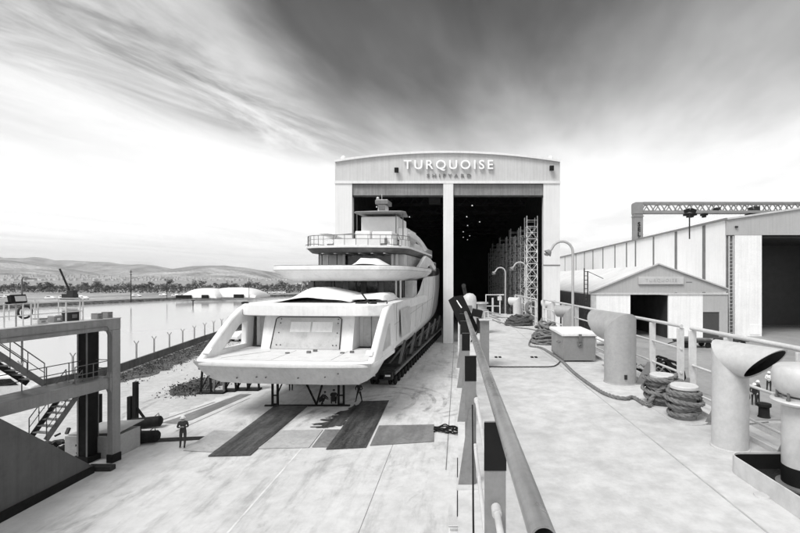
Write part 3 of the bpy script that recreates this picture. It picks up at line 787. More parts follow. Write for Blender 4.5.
# saloon under the upper deck
b = MB(); b.bx(-5.0, 5.0, 16.6, 40, 7.94, 9.74); sal = b.build('saloon', M['dark_glass'], ya)
b = MB()
for lx in (-4.6, -2.4, 0, 2.4):
    b = MB(); b.bx(lx-.06, lx+.06, 16.48, 16.6, 7.94, 9.74); b.build('mullion', M['deck_dark'], sal)
for px0, px1, ly in ((405, 413, 17.5),):
    a, _ = YL(px0, 290, ly); c, _ = YL(px1, 290, ly); b = MB(); b.bx(a, c, ly-.1, ly+2.4, 7.94, 9.74); b.build('saloon_side_panel', M['door_primer'], ya)
b = MB()
for px in (396, 400.5): a, _ = YL(px, 290, 14); b.cyl((a, 14, 7.94), (a, 14, 9.8), .09, n=10)
b.build('deck_post', M['primer_white'], ya)
# upper deck band
O3 = outline(6.55, 9.4, 27, 3.0, .5)
b = MB(); b.loft([lv(inset(O3, 1.5, 9.4), 9.74), lv(inset(O3, .75, 9.4), 10.05), lv(inset(O3, .0, 9.4), 10.72), lv(O3, 11.05), lv(inset(O3, .05, 9.4), 11.13), lv(inset(O3, .25, 9.4), 11.13)])
b.build('upper_deck', M['white_gelcoat'], ya, sharp=24)
b = MB(); b.loft([lv(inset(O3, -.02, 9.4), 10.72), lv(inset(O3, -.02, 9.4), 10.75)]); b.build('rubbing_strake', M['wall_strip'], ya)
b = MB(); b.loft([lv(inset(O3, .02, 9.4), 11.131), lv(inset(O3, .02, 9.4), 11.16)]); b.build('cap_rail', M['wall_strip'], ya)
# upper deck house
hx0, hx1 = -4.7, 4.9
b = MB(); b.bx(hx0, hx1, 18.2, 44, 11.14, 12.58); uh = b.build('upper_house', M['primer_white'], ya, bevel=.05)
a, _ = YL(345, 258, 18); c, _ = YL(391, 258, 18); b = MB(); b.bx(a, c, 18.05, 18.19, 11.16, 12.5); b.build('doorway', M['dark_glass'], uh)
for px in (327.5, 344, 392.5, 397):
    a, _ = YL(px, 258, 17.6); b = MB(); b.bx(a-.12, a+.12, 17.5, 17.75, 11.14, 12.56); b.build('column', M['primer_white'], uh)
a, z = YL(352, 263, 13); c, _ = YL(389, 263, 13)
tp = MB(); rings = []
for k in range(9):
    u = k/8; y = 12+u*3.4; hgt = .78*min(1, u*3+.25)*min(1, (1-u)*3+.3)
    rings.append([(a+(c-a)*j/8, y, 11.14+hgt*(min(1, j/8*4, (1-j/8)*2.6) if 0 < j < 8 else 0)+random.uniform(-.03, .03)*(0 < j < 8)) for j in range(9)])
tp.loft(rings, closed=False, cap0=False, cap1=False); jt = tp.build('tarpaulin', M['tarp'], None, sharp=60)
jt.location = ya.location; jt.rotation_euler = ya.rotation_euler; tag(jt, 'small white tarpaulin over a tub on the yacht upper deck', 'tarpaulin')
# sun deck
O4 = outline(5.65, 15.0, 34, 2.6, .5)
b = MB(); b.loft([lv(inset(O4, 1.1, 15.0), 12.59), lv(inset(O4, .45, 15.0), 12.66), lv(inset(O4, .06, 15.0), 13.1)]); b.build('sun_deck_underside', M['mid_steel'], ya, sharp=24)
b = MB(); b.loft([lv(O4, 13.105), lv(O4, 13.28), lv(inset(O4, .08, 15.0), 13.33)]); b.build('sun_deck', M['white_gelcoat'], ya, sharp=24)
b = MB(); PO = [p for p in inset(O4, .12, 15.0) if p[1] < 24]
rp = [Vector((x, y, 14.4)) for x, y in PO]; b.tube(rp, .035, 6); b.tube([p-Vector((0, 0, .4)) for p in rp], .02, 5)
b.build('railing', M['mid_steel'], ya)
b = MB()
for i in range(0, len(PO), 2): b.cyl((PO[i][0], PO[i][1], 13.3), (PO[i][0], PO[i][1], 14.4), .028, n=6)
b.build('stanchions', M['mid_steel'], ya)
b = MB()
for i in range(len(PO)-1):
    if 15 < i < 24 or i > 30: p0, p1 = PO[i], PO[i+1]; b.face([(p0[0], p0[1], 13.35), (p1[0], p1[1], 13.35), (p1[0], p1[1], 14.0), (p0[0], p0[1], 14.0)])
b.build('railing_film', M['tarp'], ya)
# sun-deck furniture under covers, shelter, hard top, radar mast
def pbox(px0, px1, py0, py1, ly, dep, m, name, bev=.05, par=None, flare=0):
    a, z1 = YL(px0, py0, ly); c, z0 = YL(px1, py1, ly); b = MB(); b.prism([(a, ly, z0), (c, ly, z0), (c-flare, ly, z1), (a+flare, ly, z1)], (0, dep, 0)); return b.build(name, m, par if par is not None else ya, bevel=bev)
pbox(361, 398, 216.5, 234, 22, 5, M['tarp'], 'wrapped_shelter', .12)
pbox(355, 370, 231, 243, 18.3, 2.5, M['tarp'], 'covered_bar', .1); pbox(372, 392, 231.5, 244, 17.8, 2.8, M['tarp'], 'covered_sofa', .1)
pbox(398, 407, 228, 240, 22, 6, M['primer_white'], 'sun_deck_house', .06)
a, z = YL(354, 213, 21); c, _ = YL(409, 213, 21)
b = MB(); OT = [(a, 21), (a+.3, 20.6), ((a+c)/2, 20.3), (c-.8, 20.6), (c-.4, 21.2), (c-.9, 25), (a+.2, 25)]
b.loft([lv(OT, z-.02), lv(OT, z+.14)]); b.build('hard_top', M['gantry_paint'], ya, bevel=.06)
pbox(377.5, 386, 204, 212, 23, 1.6, M['primer_white'], 'radar_mast', .06, flare=.1)
pbox(375, 388, 200, 204, 22.8, 2.0, M['wall_strip'], 'radar_platform', .04)
b = MB(); lx, z = YL(381, 207, 22.9); b.bx(lx-.3, lx+.5, 22.85, 22.97, z-.35, z+.3); b.build('mast_panel', M['mid_steel'], ya)
for px in (357, 396, 403):
    lx, z = YL(px, 222, 22); b = MB(); b.cyl((lx, 22, 13.3), (lx, 22, z+1.2), .06, n=6); b.build('hard_top_post', M['mid_steel'], ya)
b = MB(); rnd = random.Random(3)
for i in range(16):
    lx, z = YL(rnd.uniform(352, 405), 240, 17+rnd.uniform(0, 4)); y = 17.5+rnd.uniform(0, 4); b.bx(lx-.12, lx+.12, y-.12, y+.12, 13.33, 13.33+rnd.uniform(.3, 1.1))
b.build('deck_clutter', M['mid_steel'], ya)
# sweeping side fashions on the right (and mirrored left)
sw = [(413.3, 270.5), (419, 267.5), (422, 263), (424.5, 258.5), (426.5, 256), (431, 259), (434, 263.5), (436, 268), (434.2, 270), (431, 265), (428.5, 266.5), (426, 270.5), (421.5, 273.8), (413, 274)]
fn = [(408.8, 233), (412, 232.6), (415.5, 234), (420, 238), (423.5, 242.5), (428, 249.5), (426.3, 250.6), (421.5, 245), (417.8, 241), (412.5, 236)]
for sg in (-1, 1):
    b = MB(); b.prism([(sg*6.05,)+YX(x, y, 6.05) for x, y in sw], (-.4*sg, 0, 0)); b.build('side_fashion_plate', M['primer_white'], ya, bevel=.04)
    b = MB(); b.prism([(sg*5.15,)+YX(x, y, 5.15) for x, y in fn], (-.35*sg, 0, 0)); b.build('arch_wing', M['primer_white'], ya, bevel=.04)
b = MB(); b.prism([(-5.8, 24.6, 10.0), (5.8, 24.6, 10.0), (5.2, 42, 10.2), (3.2, 60, 10.3), (-3.2, 60, 10.3), (-5.2, 42, 10.2)], (0, 0, .1)); b.build('fore_deck', M['primer_white'], ya)
b = MB(); b.bx(-4.2, 4.0, 26, 46, 13.34, 14.7); b.build('bridge_house', M['primer_white'], ya, bevel=.1)
# taped protective film edges on the hull side
b = MB(); b.prism([(6.32, 9.2, 7.2), (6.32, 13.6, 7.25), (6.38, 13.4, 4.75), (6.38, 9.4, 4.75)], (.03, 0, 0)); b.build('side_door', M['door_primer'], ya, bevel=.01)

rnd = random.Random(41)
b = MB()
for px, py in ((212, 375), (239, 377), (259, 376), (268, 376.5), (300, 377), (327, 376), (341, 372)):
    lx, z = YL(px, py, 1.15); zz_ = max(2.7, z); b.cyl((lx, .72*(4.2-zz_)*.98-.06+.0, zz_), (lx, .75*(4.2-zz_)+.3, zz_), .045, n=8)
b.build('hull_plug', M['mid_steel'], ya)
b = MB(); p_, q_2 = Vector((-4.9, 1.0, ZT+.016)), Vector((-2.9, 4.2, ZT+.016)); b.bar(p_, q_2, .05, .008); b.bar((3.2, .9, ZT+.016), (3.2, 4.6, ZT+.016), .025, .006); b.bar((-1.0, .6, ZT+.016), (-1.0, 4.6, ZT+.016), .02, .006)
b.build('deck_joint', M['dark_steel'], ya)
b = MB()
for i in range(5): lx = rnd.uniform(-4.5, 4.5); y = rnd.uniform(2.8, 4.6); b.bx(lx-.14, lx+.14, y-.1, y+.1, ZT+.013, ZT+rnd.uniform(.08, .22))
b.build('platform_clutter', M['mid_steel'], ya)
# protective film joints taped along the hull side
def hullx(ly, z):
    P = section(ly)
    for (x0, z0), (x1, z1) in zip(P, P[1:]):
        if z0 <= z <= z1 and z1 > z0: return x0+(x1-x0)*(z-z0)/(z1-z0)
    return P[-1][0]
def onhull(lys, zs): return [(hullx(a_, c_)+.012, a_, c_) for a_, c_ in zip(lys, zs)]
for ly in (8.2, 15.4, 19.2, 24.2, 29.5, 35): 
    b = MB(); zt_h = lerp(SHEER, ly)-.1; zs = [4.6+(zt_h-4.6)*k/7 for k in range(8)]; b.tube(onhull([ly+.1*math.sin(k*1.7+ly) for k in range(8)], zs), .016, 5); b.build('film_joint', M['gantry_paint'], ya)
b = MB(); n = 22; lys = [7+30*k/n for k in range(n+1)]; b.tube(onhull(lys, [6.1+.035*(l-7) for l in lys]), .014, 5); b.build('film_joint', M['gantry_paint'], ya)
# dark side glazing and hanging gear between the tiers
b = MB(); b.bx(4.905, 4.93, 27, 43, 11.5, 12.35); b.build('side_window', M['dark_glass'], uh)
b = MB(); b.bx(4.905, 4.94, 19.5, 22.2, 11.25, 12.5); b.bx(4.905, 4.94, 22.5, 25.8, 11.25, 12.5); b.build('side_film', M['door_primer'], uh)
for i in range(6):
    lx = -3.2+i*1.3; b = MB(); b.bx(lx-.02, lx+.02, 16.0, 18.0, 12.50, 12.58); b.bx(lx-.1, lx+.1, 15.4, 15.6, 12.5, 12.585); b.build('deckhead_fitting', M['rail_paint'], ya)
for px, y_, z0, z1 in ((319, 15.9, 11.15, 12.6), (322, 16.1, 11.15, 12.6), (337, 17.2, 11.15, 12.58)):
    lx, _ = YL(px, 258, y_); b = MB(); b.cyl((lx, y_, z0), (lx, y_, z1), .05, n=6); b.build('prop', M['dark_steel'], ya)
b = MB(); pts = []
for i in range(22):
    u = i/21; lx = -5.2+10.2*u; pts.append((lx, 15.2+.6*abs(2*u-1)**2, 13.42+.12*math.sin(u*17)))
b.tube(pts, .03, 5); b.build('loose_cable', M['dark_steel'], ya)
for i in range(10):
    lx = rnd.uniform(-4.4, 4.4); y = rnd.uniform(16.2, 18.0); hgt = rnd.uniform(.25, .9); wd_ = rnd.uniform(.15, .5)
    b = MB(); b.bx(lx-wd_, lx+wd_, y-.2, y+.2, 13.34, 13.34+hgt); b.build('wrapped_gear', M['tarp'] if i % 3 else M['mid_steel'], ya, bevel=.04)
b = MB()
for sg in (-1, 1): b.tube([(sg*4.3, 20.6, 13.33), (sg*3.6, 20.8, 15.0), (sg*1.2, 21, 15.2)], .05, 6)
b.build('awning_frame', M['mid_steel'], ya)
b = MB(); lx, z = YL(381, 202, 23); b.cyl((lx, 23.4, z), (lx, 23.4, z+1.0), .035, n=6); b.bx(lx-.7, lx+.7, 23.3, 23.5, z+.25, z+.36); b.blob((lx-.5, 23.4, z+.5), (.18, .18, .2), 2, 0); b.build('antenna', M['rail_paint'], ya)
for i in range(6):
    lx = -4.9+i*1.9; b = MB(); b.bx(lx-.3, lx+.3, 16.5, 16.56, 7.96, 9.6); b.build('saloon_screen', M['deck_dark'] if i % 2 else M['wall_strip'], sal)
# big tarpaulins on the aft deck
def sheet(name, label, prof, y0, y1, seed):
    rnd = random.Random(seed); rings = []; K = 12
    for k in range(K+1):
        u = k/K; y = y0+(y1-y0)*u; e = min(1, .35+u*3)*min(1, (1-u)*4)
        rings.append([(lx, y+rnd.uniform(-.1, .1), max(7.94, 7.94+(z-7.94)*e+rnd.uniform(-.07, .07))) for lx, z in prof])
    b = MB(); b.loft(rings, closed=False, cap0=False, cap1=False); o = b.build(name, M['tarp'], sharp=70)
    o.location = ya.location; o.rotation_euler = ya.rotation_euler; m = o.modifiers.new('solid', 'SOLIDIFY'); m.thickness = .03
    m = o.modifiers.new('soft', 'SUBSURF'); m.levels = 1; m.render_levels = 1
    return tag(o, label, 'tarpaulin')
def pr(pp, ly): return [YL(x, y, ly) for x, y in pp]
sheet('tarpaulin', 'large white tarpaulin peaked like a tent over the left of the yacht aft deck', pr([(276, 308), (285, 303), (296, 296), (306, 289), (316, 287), (326, 289), (338, 292), (350, 294), (358, 300)], 8.5), 6.6, 14, 5)
sheet('tarpaulin', 'lower boxy white tarpaulin over the right of the yacht aft deck', pr([(345, 303), (350, 296), (358, 294), (368, 294), (378, 293), (388, 293), (390, 303)], 9.5), 7.4, 14, 6)

# trestle under the stern
p = G(270, 406)
tr_ = thing('support_trestle', 'thin black steel trestle with V brace under the yacht stern', 'trestle', p)
Wd = (345-270)/F*p.y; hh = 2.2
b = MB(); b.bx(-.4, Wd+.4, -.1, .1, .0, .1); b.build('base_beam', M['black_steel'], tr_)
for x in (.2, Wd-.5):
    b = MB(); b.bx(x-.07, x+.07, -.08, .08, .1, hh); b.bx(x+.4-.07, x+.4+.07, -.08, .08, .1, hh); b.bx(x+.07, x+.33, -.06, .06, .12, .2); b.bx(x+.07, x+.33, -.06, .06, .8, .88)
    b.build('post', M['black_steel'], tr_)
b = MB(); b.bar((.6, 0, 1.0), (1.15, 0, hh), .09); b.build('brace', M['black_steel'], tr_)
b = MB(); b.bar((Wd*.45, 0, hh), (Wd*.62, 0, .1), .12); b.bar((Wd*.72, 0, hh), (Wd*.62, 0, .1), .12); b.build('brace', M['black_steel'], tr_)

# transporters beneath the hull
def transporter(label, lx, n):
    t = thing('transporter', label, 'transporter', (0, 0, 0), -YA, 'transporters under the yacht')
    s, c = math.sin(YA), math.cos(YA); t.location = (YX0+lx*c+11.0*s, YY0-lx*s+11.0*c, 0)
    Lg = n*1.55
    b = MB(); b.bx(-1.2, 1.2, 0, Lg, 1.0, 1.5); b.build('platform', M['dark_steel'], t)
    b = MB(); b.bx(-1.32, -1.2, 0, Lg, 1.15, 1.35); b.bx(1.2, 1.32, 0, Lg, 1.15, 1.35); b.build('side_rail', M['mid_steel'], t)
    for x in (-1.1, .3): b = MB(); b.bx(x, x+.8, -.6, -.01, .75, 1.4); b.build('end_unit', M['dark_steel'], t)
    for x in (-.95, .45): b = MB(); b.bx(x, x+.5, -.63, -.605, 1.05, 1.2); b.build('plate', M['letter_white'], t)
    for i in range(n):
        y = .8+i*1.55
        for x in (-.85, .85):
            b = MB()
            for o in (-.36, .08):
                b.tube([(x+o, y, .42), (x+o+.05, y, .42), (x+o+.23, y, .42), (x+o+.28, y, .42)], [.36, .42, .42, .36], 14)
            b.build('wheel', M['rubber'], t)
        b = MB(); b.bar((-.85, y-.1, .42), (-.85, y+.35, 1.02), .16); b.bar((.85, y-.1, .42), (.85, y+.35, 1.02), .16); b.bar((-1.1, y, .42), (1.1, y, .42), .1); b.build('axle', M['mid_steel'], t)
    return t
transporter('long dark multi-axle transporter under the right side of the yacht hull', 4.2, 24)
transporter('long dark multi-axle transporter under the left side of the yacht hull', -4.2, 24)
for i in range(6):
    ly = 13+i*5.6; s, c = math.sin(YA), math.cos(YA)
    t = thing('hull_cradle', 'dark steel cradle frame holding the yacht hull, '+['closest to the stern', 'second from the stern', 'third from the stern', 'fourth from the stern', 'fifth from the stern', 'nearest the hall door'][i], 'cradle', (YX0+ly*s, YY0+ly*c, 0), -YA, 'cradles between hull and transporters')
    b = MB(); b.bx(-5.6, 5.6, -.2, .2, 1.52, 1.74); b.build('cross_beam', M['dark_steel'], t)
    for sg in (-1, 1):
        b = MB(); b.bar((sg*5.4, 0, 1.7), (sg*5.95, 0, 4.0), .22); b.bar((sg*4.4, 0, 1.7), (sg*5.7, 0, 3.3), .16); b.build('upright', M['mid_steel'], t)
        b = MB(); b.bar((sg*5.5, 0, 1.75), (sg*5.6, 2.6, 3.1), .14); b.bar((sg*5.5, 2.6, 1.6), (sg*5.6, 2.6, 3.3), .14); b.build('strut', M['dark_steel'], t)
# keel stands to the left under the stern
for i, (px, py) in enumerate([(206, 393), (219, 393), (231, 391), (243, 390), (254, 390)]):
    p = G(px, py); t = thing('keel_stand', 'dark steel stand under the left of the yacht stern, '+['outermost', 'second from the left', 'middle one', 'fourth from the left', 'innermost'][i], 'stand', p, 0, 'stands under the left of the stern')
    hgt = 2.1 if i == 0 else 1.9
    b = MB(); b.bx(-.55, .55, -.4, .4, 0, .15); b.build('base', M['black_steel'], t)
    b = MB()
    for x in (-.45, .45): b.bar((x, 0, .15), (x*.7, 0, hgt), .14)
    b.build('legs', M['black_steel'] if i != 1 else M['mid_steel'], t)
    b = MB(); b.bx(-.5, .5, -.3, .3, hgt, hgt+.2); b.bar((-.42, 0, .3), (.35, 0, hgt-.3), .08); b.build('head', M['black_steel'], t)

# ------------------------------------------------------------------ steel plates on the slipway
def plate(pix, m, label, name='steel_plate', th=.03):
    P = [G(x, y) for x, y in pix]; c = sum(P, Vector())/len(P); b = MB(); b.prism([p-c+Vector((0, 0, .02)) for p in P], (0, 0, th))
    return tag(b.build(name, m, loc=c, smooth=False, bevel=.006), label, 'steel plate', 'plates laid on the slipway')
plate([(208, 457), (250, 456), (308, 406), (275, 406)], M['plate_dark'], 'long dark steel plate on the slipway, left of the two dark ones', th=.05)
plate([(326, 450), (366, 448), (389, 401), (361, 402)], M['plate_dark'], 'long dark steel plate on the slipway, right of the two dark ones', th=.05)
plate([(183, 451), (213, 452.5), (242, 432), (214, 431)], M['plate_pale'], 'pale steel plate to the left of the left dark plate')
plate([(258, 449), (309, 448), (323, 430), (281, 431)], M['plate_pale'], 'pale wide plate lying between the two dark plates')
plate([(312, 447.5), (328, 447.5), (341, 430), (325, 430)], M['plate_mid'], 'narrow grey plate against the right dark plate')
plate([(370, 446), (434, 442), (434, 425), (379, 426)], M['plate_mid'], 'grey plate right of the right dark plate, reaching the cables')
# oily debris and cables
q = MB(); rnd = random.Random(17)
for (px, py, rx_, ry_) in ((331, 424, 1.1, .5), (337, 420, .9, .6), (344, 416, 1.0, .5), (351, 412, .9, .7), (357, 407, .6, .8), (323, 427, .7, .25), (347, 423, .8, .5), (338, 414, .35, .15), (329, 418, .3, .12)):
    c = G(px, py, .010+.0015*rnd.random()); n = 30; ph = rnd.uniform(0, 6)
    q.face([(c.x+math.cos(2*math.pi*k/n)*rx_*(1+.25*math.sin(3*2*math.pi*k/n+ph)+rnd.uniform(-.22, .22)), c.y+math.sin(2*math.pi*k/n)*ry_*(1+.2*math.sin(5*2*math.pi*k/n+ph)+rnd.uniform(-.25, .25)), c.z) for k in range(n)])
tag(q.build('oil_stain', M['plate_dark'], smooth=False), kind='structure')
rnd = random.Random(12); b = MB(); a0 = G(434, 430, .05); a1 = G(464, 431, .05)
for k in range(7):
    pts = []
    for i in range(14):
        u = i/13; p = a0.lerp(a1, u); pts.append((p.x, p.y+math.sin(u*6+k)*.35+rnd.uniform(-.08, .08)+(k-3)*.12, .05+abs(math.sin(u*5+k*2))*.16))
    b.tube(pts, .045, 6)
tag(b.build('cable_bundle', M['rubber']), 'tangle of black cables lying on the slipway by the dock wall', 'cable')
p = G(455, 531); t = thing('plastic_crate', 'small white crate on the slipway at the foot of the dock wall', 'crate', p)
b = MB(); b.bx(-.24, .24, -.3, .3, 0, .35); b.build('body', M['box_lid'], t, bevel=.03)
b = MB(); b.bx(-.2, .24, -.34, -.302, .22, .33); b.bx(-.27, .27, -.33, .33, .351, .4); b.build('lid', M['vent_white'], t, bevel=.02)
b = MB(); b.blob((0, 0, .25), (.32, .3, .3), 2, .15, 3, -.8); b.bx(-.4, .4, -.3, .3, 0, .1)
tag(b.build('wheel_chock', M['black_steel'], loc=G(446, 342)), 'dark block at the foot of the hall pillar', 'block')

# ------------------------------------------------------------------ people
def person(label, loc, rz, pose, h=1.75, top='cloth_dark', legs='cloth_dark', hat=True, group=None):
    J = {'pel': (0, 0, .95, .135), 'sp': (0, 0, 1.15, .13), 'ch': (0, 0, 1.36, .15), 'nk': (0, .01, 1.5, .062), 'hd': (0, .03, 1.61, .092), 'ht': (0, .02, 1.72, .075)}
    for s, sg in (('l', -1), ('r', 1)):
        J['sh'+s] = (sg*.19, 0, 1.42, .075); J['el'+s] = (sg*.25, -.02, 1.14, .055); J['wr'+s] = (sg*.25, .1, .9, .038); J['ha'+s] = (sg*.25, .13, .82, .034)
        J['hp'+s] = (sg*.1, 0, .9, .105); J['kn'+s] = (sg*.11, .03, .5, .07); J['an'+s] = (sg*.11, 0, .1, .05); J['to'+s] = (sg*.12, .17, .05, .042)
    J.update(pose)
    for k, v in list(J.items()):
        if len(v) == 3: J[k] = v+({'pel': .135, 'sp': .13, 'ch': .15, 'nk': .062, 'hd': .092, 'ht': .075, 'sh': .075, 'el': .055, 'wr': .038, 'ha': .034, 'hp': .105, 'kn': .07, 'an': .05, 'to': .042}[k if k in ('pel', 'sp', 'ch', 'nk', 'hd', 'ht') else k[:2]],)
    E = [('pel', 'sp'), ('sp', 'ch'), ('ch', 'nk'), ('nk', 'hd'), ('hd', 'ht')]
    for s in 'lr': E += [('ch', 'sh'+s), ('sh'+s, 'el'+s), ('el'+s, 'wr'+s), ('wr'+s, 'ha'+s), ('pel', 'hp'+s), ('hp'+s, 'kn'+s), ('kn'+s, 'an'+s), ('an'+s, 'to'+s)]
    ks = list(J); sc_ = h/1.78
    me = bpy.data.meshes.new('body'); me.from_pydata([tuple(c*sc_ for c in J[k][:3]) for k in ks], [(ks.index(a), ks.index(c)) for a, c in E], [])
    o = bpy.data.objects.new('person', me); COL.objects.link(o)
    sk = o.modifiers.new('skin', 'SKIN'); sk.use_smooth_shade = True
    for i, k in enumerate(ks):
        r = J[k][3]*sc_; me.skin_vertices[0].data[i].radius = (r, r); me.skin_vertices[0].data[i].use_root = (k == 'pel')
    o.modifiers.new('sub', 'SUBSURF').levels = 1; o.modifiers['sub'].render_levels = 1
    m2 = bpy.data.meshes.new_from_object(o.evaluated_get(bpy.context.evaluated_depsgraph_get())); o.modifiers.clear(); o.data = m2
    bm = bmesh.new(); bm.from_mesh(m2); mb = MB(); mb.bm.free(); mb.bm = bm
    for s, sg in (('l', -1), ('r', 1)):                        # five separate, slightly curled fingers
        a = Vector(J['wr'+s][:3])*sc_; c = Vector(J['ha'+s][:3])*sc_; dv = (c-a).normalized(); sd_ = dv.cross(Vector((0, 0, 1)) if abs(dv.z) < .9 else Vector((1, 0, 0))).normalized()
        cu = dv.cross(sd_)
        for f, (o_, l_) in enumerate(((-.027, .062), (-.009, .075), (.009, .07), (.026, .055))):
            p0 = c+sd_*o_; mb.tube([p0, p0+dv*l_*.55, p0+dv*l_*.9+cu*.025], [.011, .010, .007], 6)
        p0 = a.lerp(c, .5)+sd_*-.03; mb.tube([p0, p0+dv*.03-sd_*.035, p0+dv*.065-sd_*.035], [.013, .011, .008], 6)
    hd = Vector(J['hd'][:3])*sc_; fw = (Vector(J['hd'][:3])-Vector(J['nk'][:3])); fw = Vector((0, 1, -.15)) if abs(fw.y) < .1 else Vector((0, .8, -.6)); fw.normalize()
    mb.tube([hd+fw*.085, hd+fw*.118-Vector((0, 0, .02))], [.012, .018], 6)       # nose
    for sg in (-1, 1):
        mb.blob(hd+Vector((sg*.095, -.005, .0)), (.014, .024, .034), 1, 0); mb.blob(hd+fw*.083+Vector((sg*.034, 0, .025)), (.012, .01, .009), 1, 0)
    mb.blob(hd+fw*.085-Vector((0, 0, .05)), (.028, .01, .007), 1, 0)
    bm.to_mesh(m2); bm.free()
    for k in (top, legs, 'skin', 'rubber'): m2.materials.append(M[k])
    P = {k: Vector(J[k][:3])*sc_ for k in J}
    def near(pt):
        best = None
        for a, c in E:
            ab = P[c]-P[a]; t = max(0, min(1, (pt-P[a]).dot(ab)/ab.length_squared)); d_ = (pt-P[a]-ab*t).length-.5*(J[a][3]+(J[c][3]-J[a][3])*t)
            if best is None or d_ < best[0]: best = (d_, a[:2], c[:2])
        return best[1:]
    for f in m2.polygons:
        a, c = near(f.center); f.use_smooth = True
        f.material_index = 2 if c in ('hd', 'ht', 'ha') or (c == 'nk' and f.center.z > P['nk'].z-.02) else 3 if c == 'to' else 1 if c in ('hp', 'kn', 'an') else 0
    o.location = loc; o.rotation_euler = (0, 0, rz); tag(o, label, 'person', group)
    b = MB(); tp_ = Vector(J['ht'][:3])*sc_
    if hat:
        c = hd.lerp(tp_, .55); b.lathe([(.155, -.01), (.15, .0), (.128, .0), (.125, .05), (.1, .105), (.055, .135), (.0, .142)], c, 18); b.build('helmet', M['helmet'] if hat == 1 else M[hat], o)
    else:
        b.blob(hd.lerp(tp_, .55)-fw*.02, (.102, .105, .1), 2, .04, 2, -.15); b.build('hair', M['cloth_dark'], o)
    return o
CROUCH = {'pel': (0, -.12, .36), 'sp': (0, -.02, .54), 'ch': (0, .14, .72), 'nk': (0, .24, .83), 'hd': (0, .3, .92), 'ht': (0, .34, 1.02)}
for s, sg in (('l', -1), ('r', 1)):
    CROUCH.update({'sh'+s: (sg*.18, .16, .77), 'el'+s: (sg*.24, .36, .6), 'wr'+s: (sg*.16, .52, .45), 'ha'+s: (sg*.13, .58, .38), 'hp'+s: (sg*.11, -.1, .34), 'kn'+s: (sg*.18, .3, .5), 'an'+s: (sg*.15, .02, .1), 'to'+s: (sg*.16, .18, .05)})
APART = {}
for s, sg in (('l', -1), ('r', 1)):
    APART.update({'kn'+s: (sg*.2, .02, .5), 'an'+s: (sg*.28, 0, .1), 'to'+s: (sg*.31, .16, .05), 'el'+s: (sg*.33, 0, 1.18), 'wr'+s: (sg*.2, .14, 1.05), 'ha'+s: (sg*.15, .2, 1.0)})
FOLD = {}
for s, sg in (('l', -1), ('r', 1)):
    FOLD.update({'el'+s: (sg*.27, .04, 1.16), 'wr'+s: (sg*.08, .24, 1.2), 'ha'+s: (sg*.0, .27, 1.24), 'anl': (-.12, .05, .1)})
LEAN = {'ch': (0, .1, 1.33), 'nk': (0, .17, 1.46), 'hd': (0, .24, 1.55), 'ht': (0, .27, 1.65), 'shl': (-.19, .1, 1.4), 'shr': (.19, .1, 1.4), 'ell': (-.26, .2, 1.15), 'elr': (.26, .2, 1.15), 'wrl': (-.2, .38, 1.0), 'wrr': (.2, .38, 1.0), 'hal': (-.17, .44, .95), 'har': (.17, .44, .95)}
person('lone worker in dark overalls and pale helmet standing on the slipway left of the plates', G(183, 447), R(200), {**FOLD, 'anr': (.13, .02, .1), 'anl': (-.1, .12, .1), 'tol': (-.12, .29, .05)}, 1.85, 'cloth_grey', 'cloth_grey')
person('crouching worker bent forward beside the trestle, left of the crouching pair', G(321, 405), R(-80), CROUCH, 1.8, hat=False)
person('crouching worker in black seen from behind, right of the crouching pair', G(333.5, 404.5), R(10), CROUCH, 1.9, hat=False)
person('worker in black standing with legs apart at the head of the right dark plate', G(359, 402), R(170), APART, 1.65, hat=False)
person('worker behind the trestle under the stern, head hidden by the hull', G(291, 391), R(30), {}, 1.8, hat=False)
person('dark clothed worker with backpack-like vest, front one of the pair on the quay', G(754, 405), R(150), LEAN, 1.85, 'cloth_dark', 'cloth_dark', hat=1)
person('dark clothed worker in helmet, right one of the pair on the quay', G(757.5, 403.5), R(205), FOLD, 1.85, 'cloth_grey', 'cloth_dark', hat=1)
person('dark worker partly behind the big cowl vent on the quay', G(747, 414), R(20), {}, 1.8, 'cloth_dark', 'cloth_dark', hat=1)
person('worker in a white shirt and helmet walking alone on the quay', G(769, 392), R(140), {**FOLD, 'anr': (.14, .16, .12), 'knr': (.12, .14, .5), 'tor': (.15, .33, .06)}, 1.8, 'cloth_white', 'cloth_dark', hat=1)

# ------------------------------------------------------------------ the floating dock wing the camera stands on
dock = thing('floating_dock', 'long grey floating dock side with pale walkway deck, under the viewer', 'dock', (0, 0, 0))
XR = 3.32
b = MB(); b.prism([(.03, -12, -3), (.03, -12, dz(-12)-.02), (.03, 23, dz(23)-.02), (.03, 23, -3)], (XR-.03, 0, 0)); b.build('hull', M['dock_side'], dock, smooth=False)
b = MB(); b.prism([(0.0, -12, dz(-12)-.019), (0.0, -12, dz(-12)), (0.0, 23.05, dz(23.05)), (0.0, 23.05, dz(23.05)-.019)], (XR+.03, 0, 0)); b.build('deck', M['deck_paint'], dock, smooth=False)
b = MB()
for x0, y0, y1 in ((2.02, -2, 22.8),): b.bar((x0, y0, dz(y0)+.002), (x0, y1, dz(y1)+.002), .012, .006)
for y, x0, x1 in ((14.2, .2, 3), (20.4, .2, 3)): b.bar((x0, y, dz(y)+.002), (x1, y, dz(y)+.002), .012, .006)
b.build('weld_seam', M['dock_side'], dock, smooth=False)
b = MB()
for px, py in ((498, 357.5), (534, 357.5)):
    p = D(px, py); b.bx(p.x-.07, p.x-.015, p.y-.05, p.y+.05, p.z+.001, p.z+.02); b.bx(p.x+.015, p.x+.07, p.y-.05, p.y+.05, p.z+.001, p.z+.02)
b.build('lashing_slot', M['black_steel'], dock)
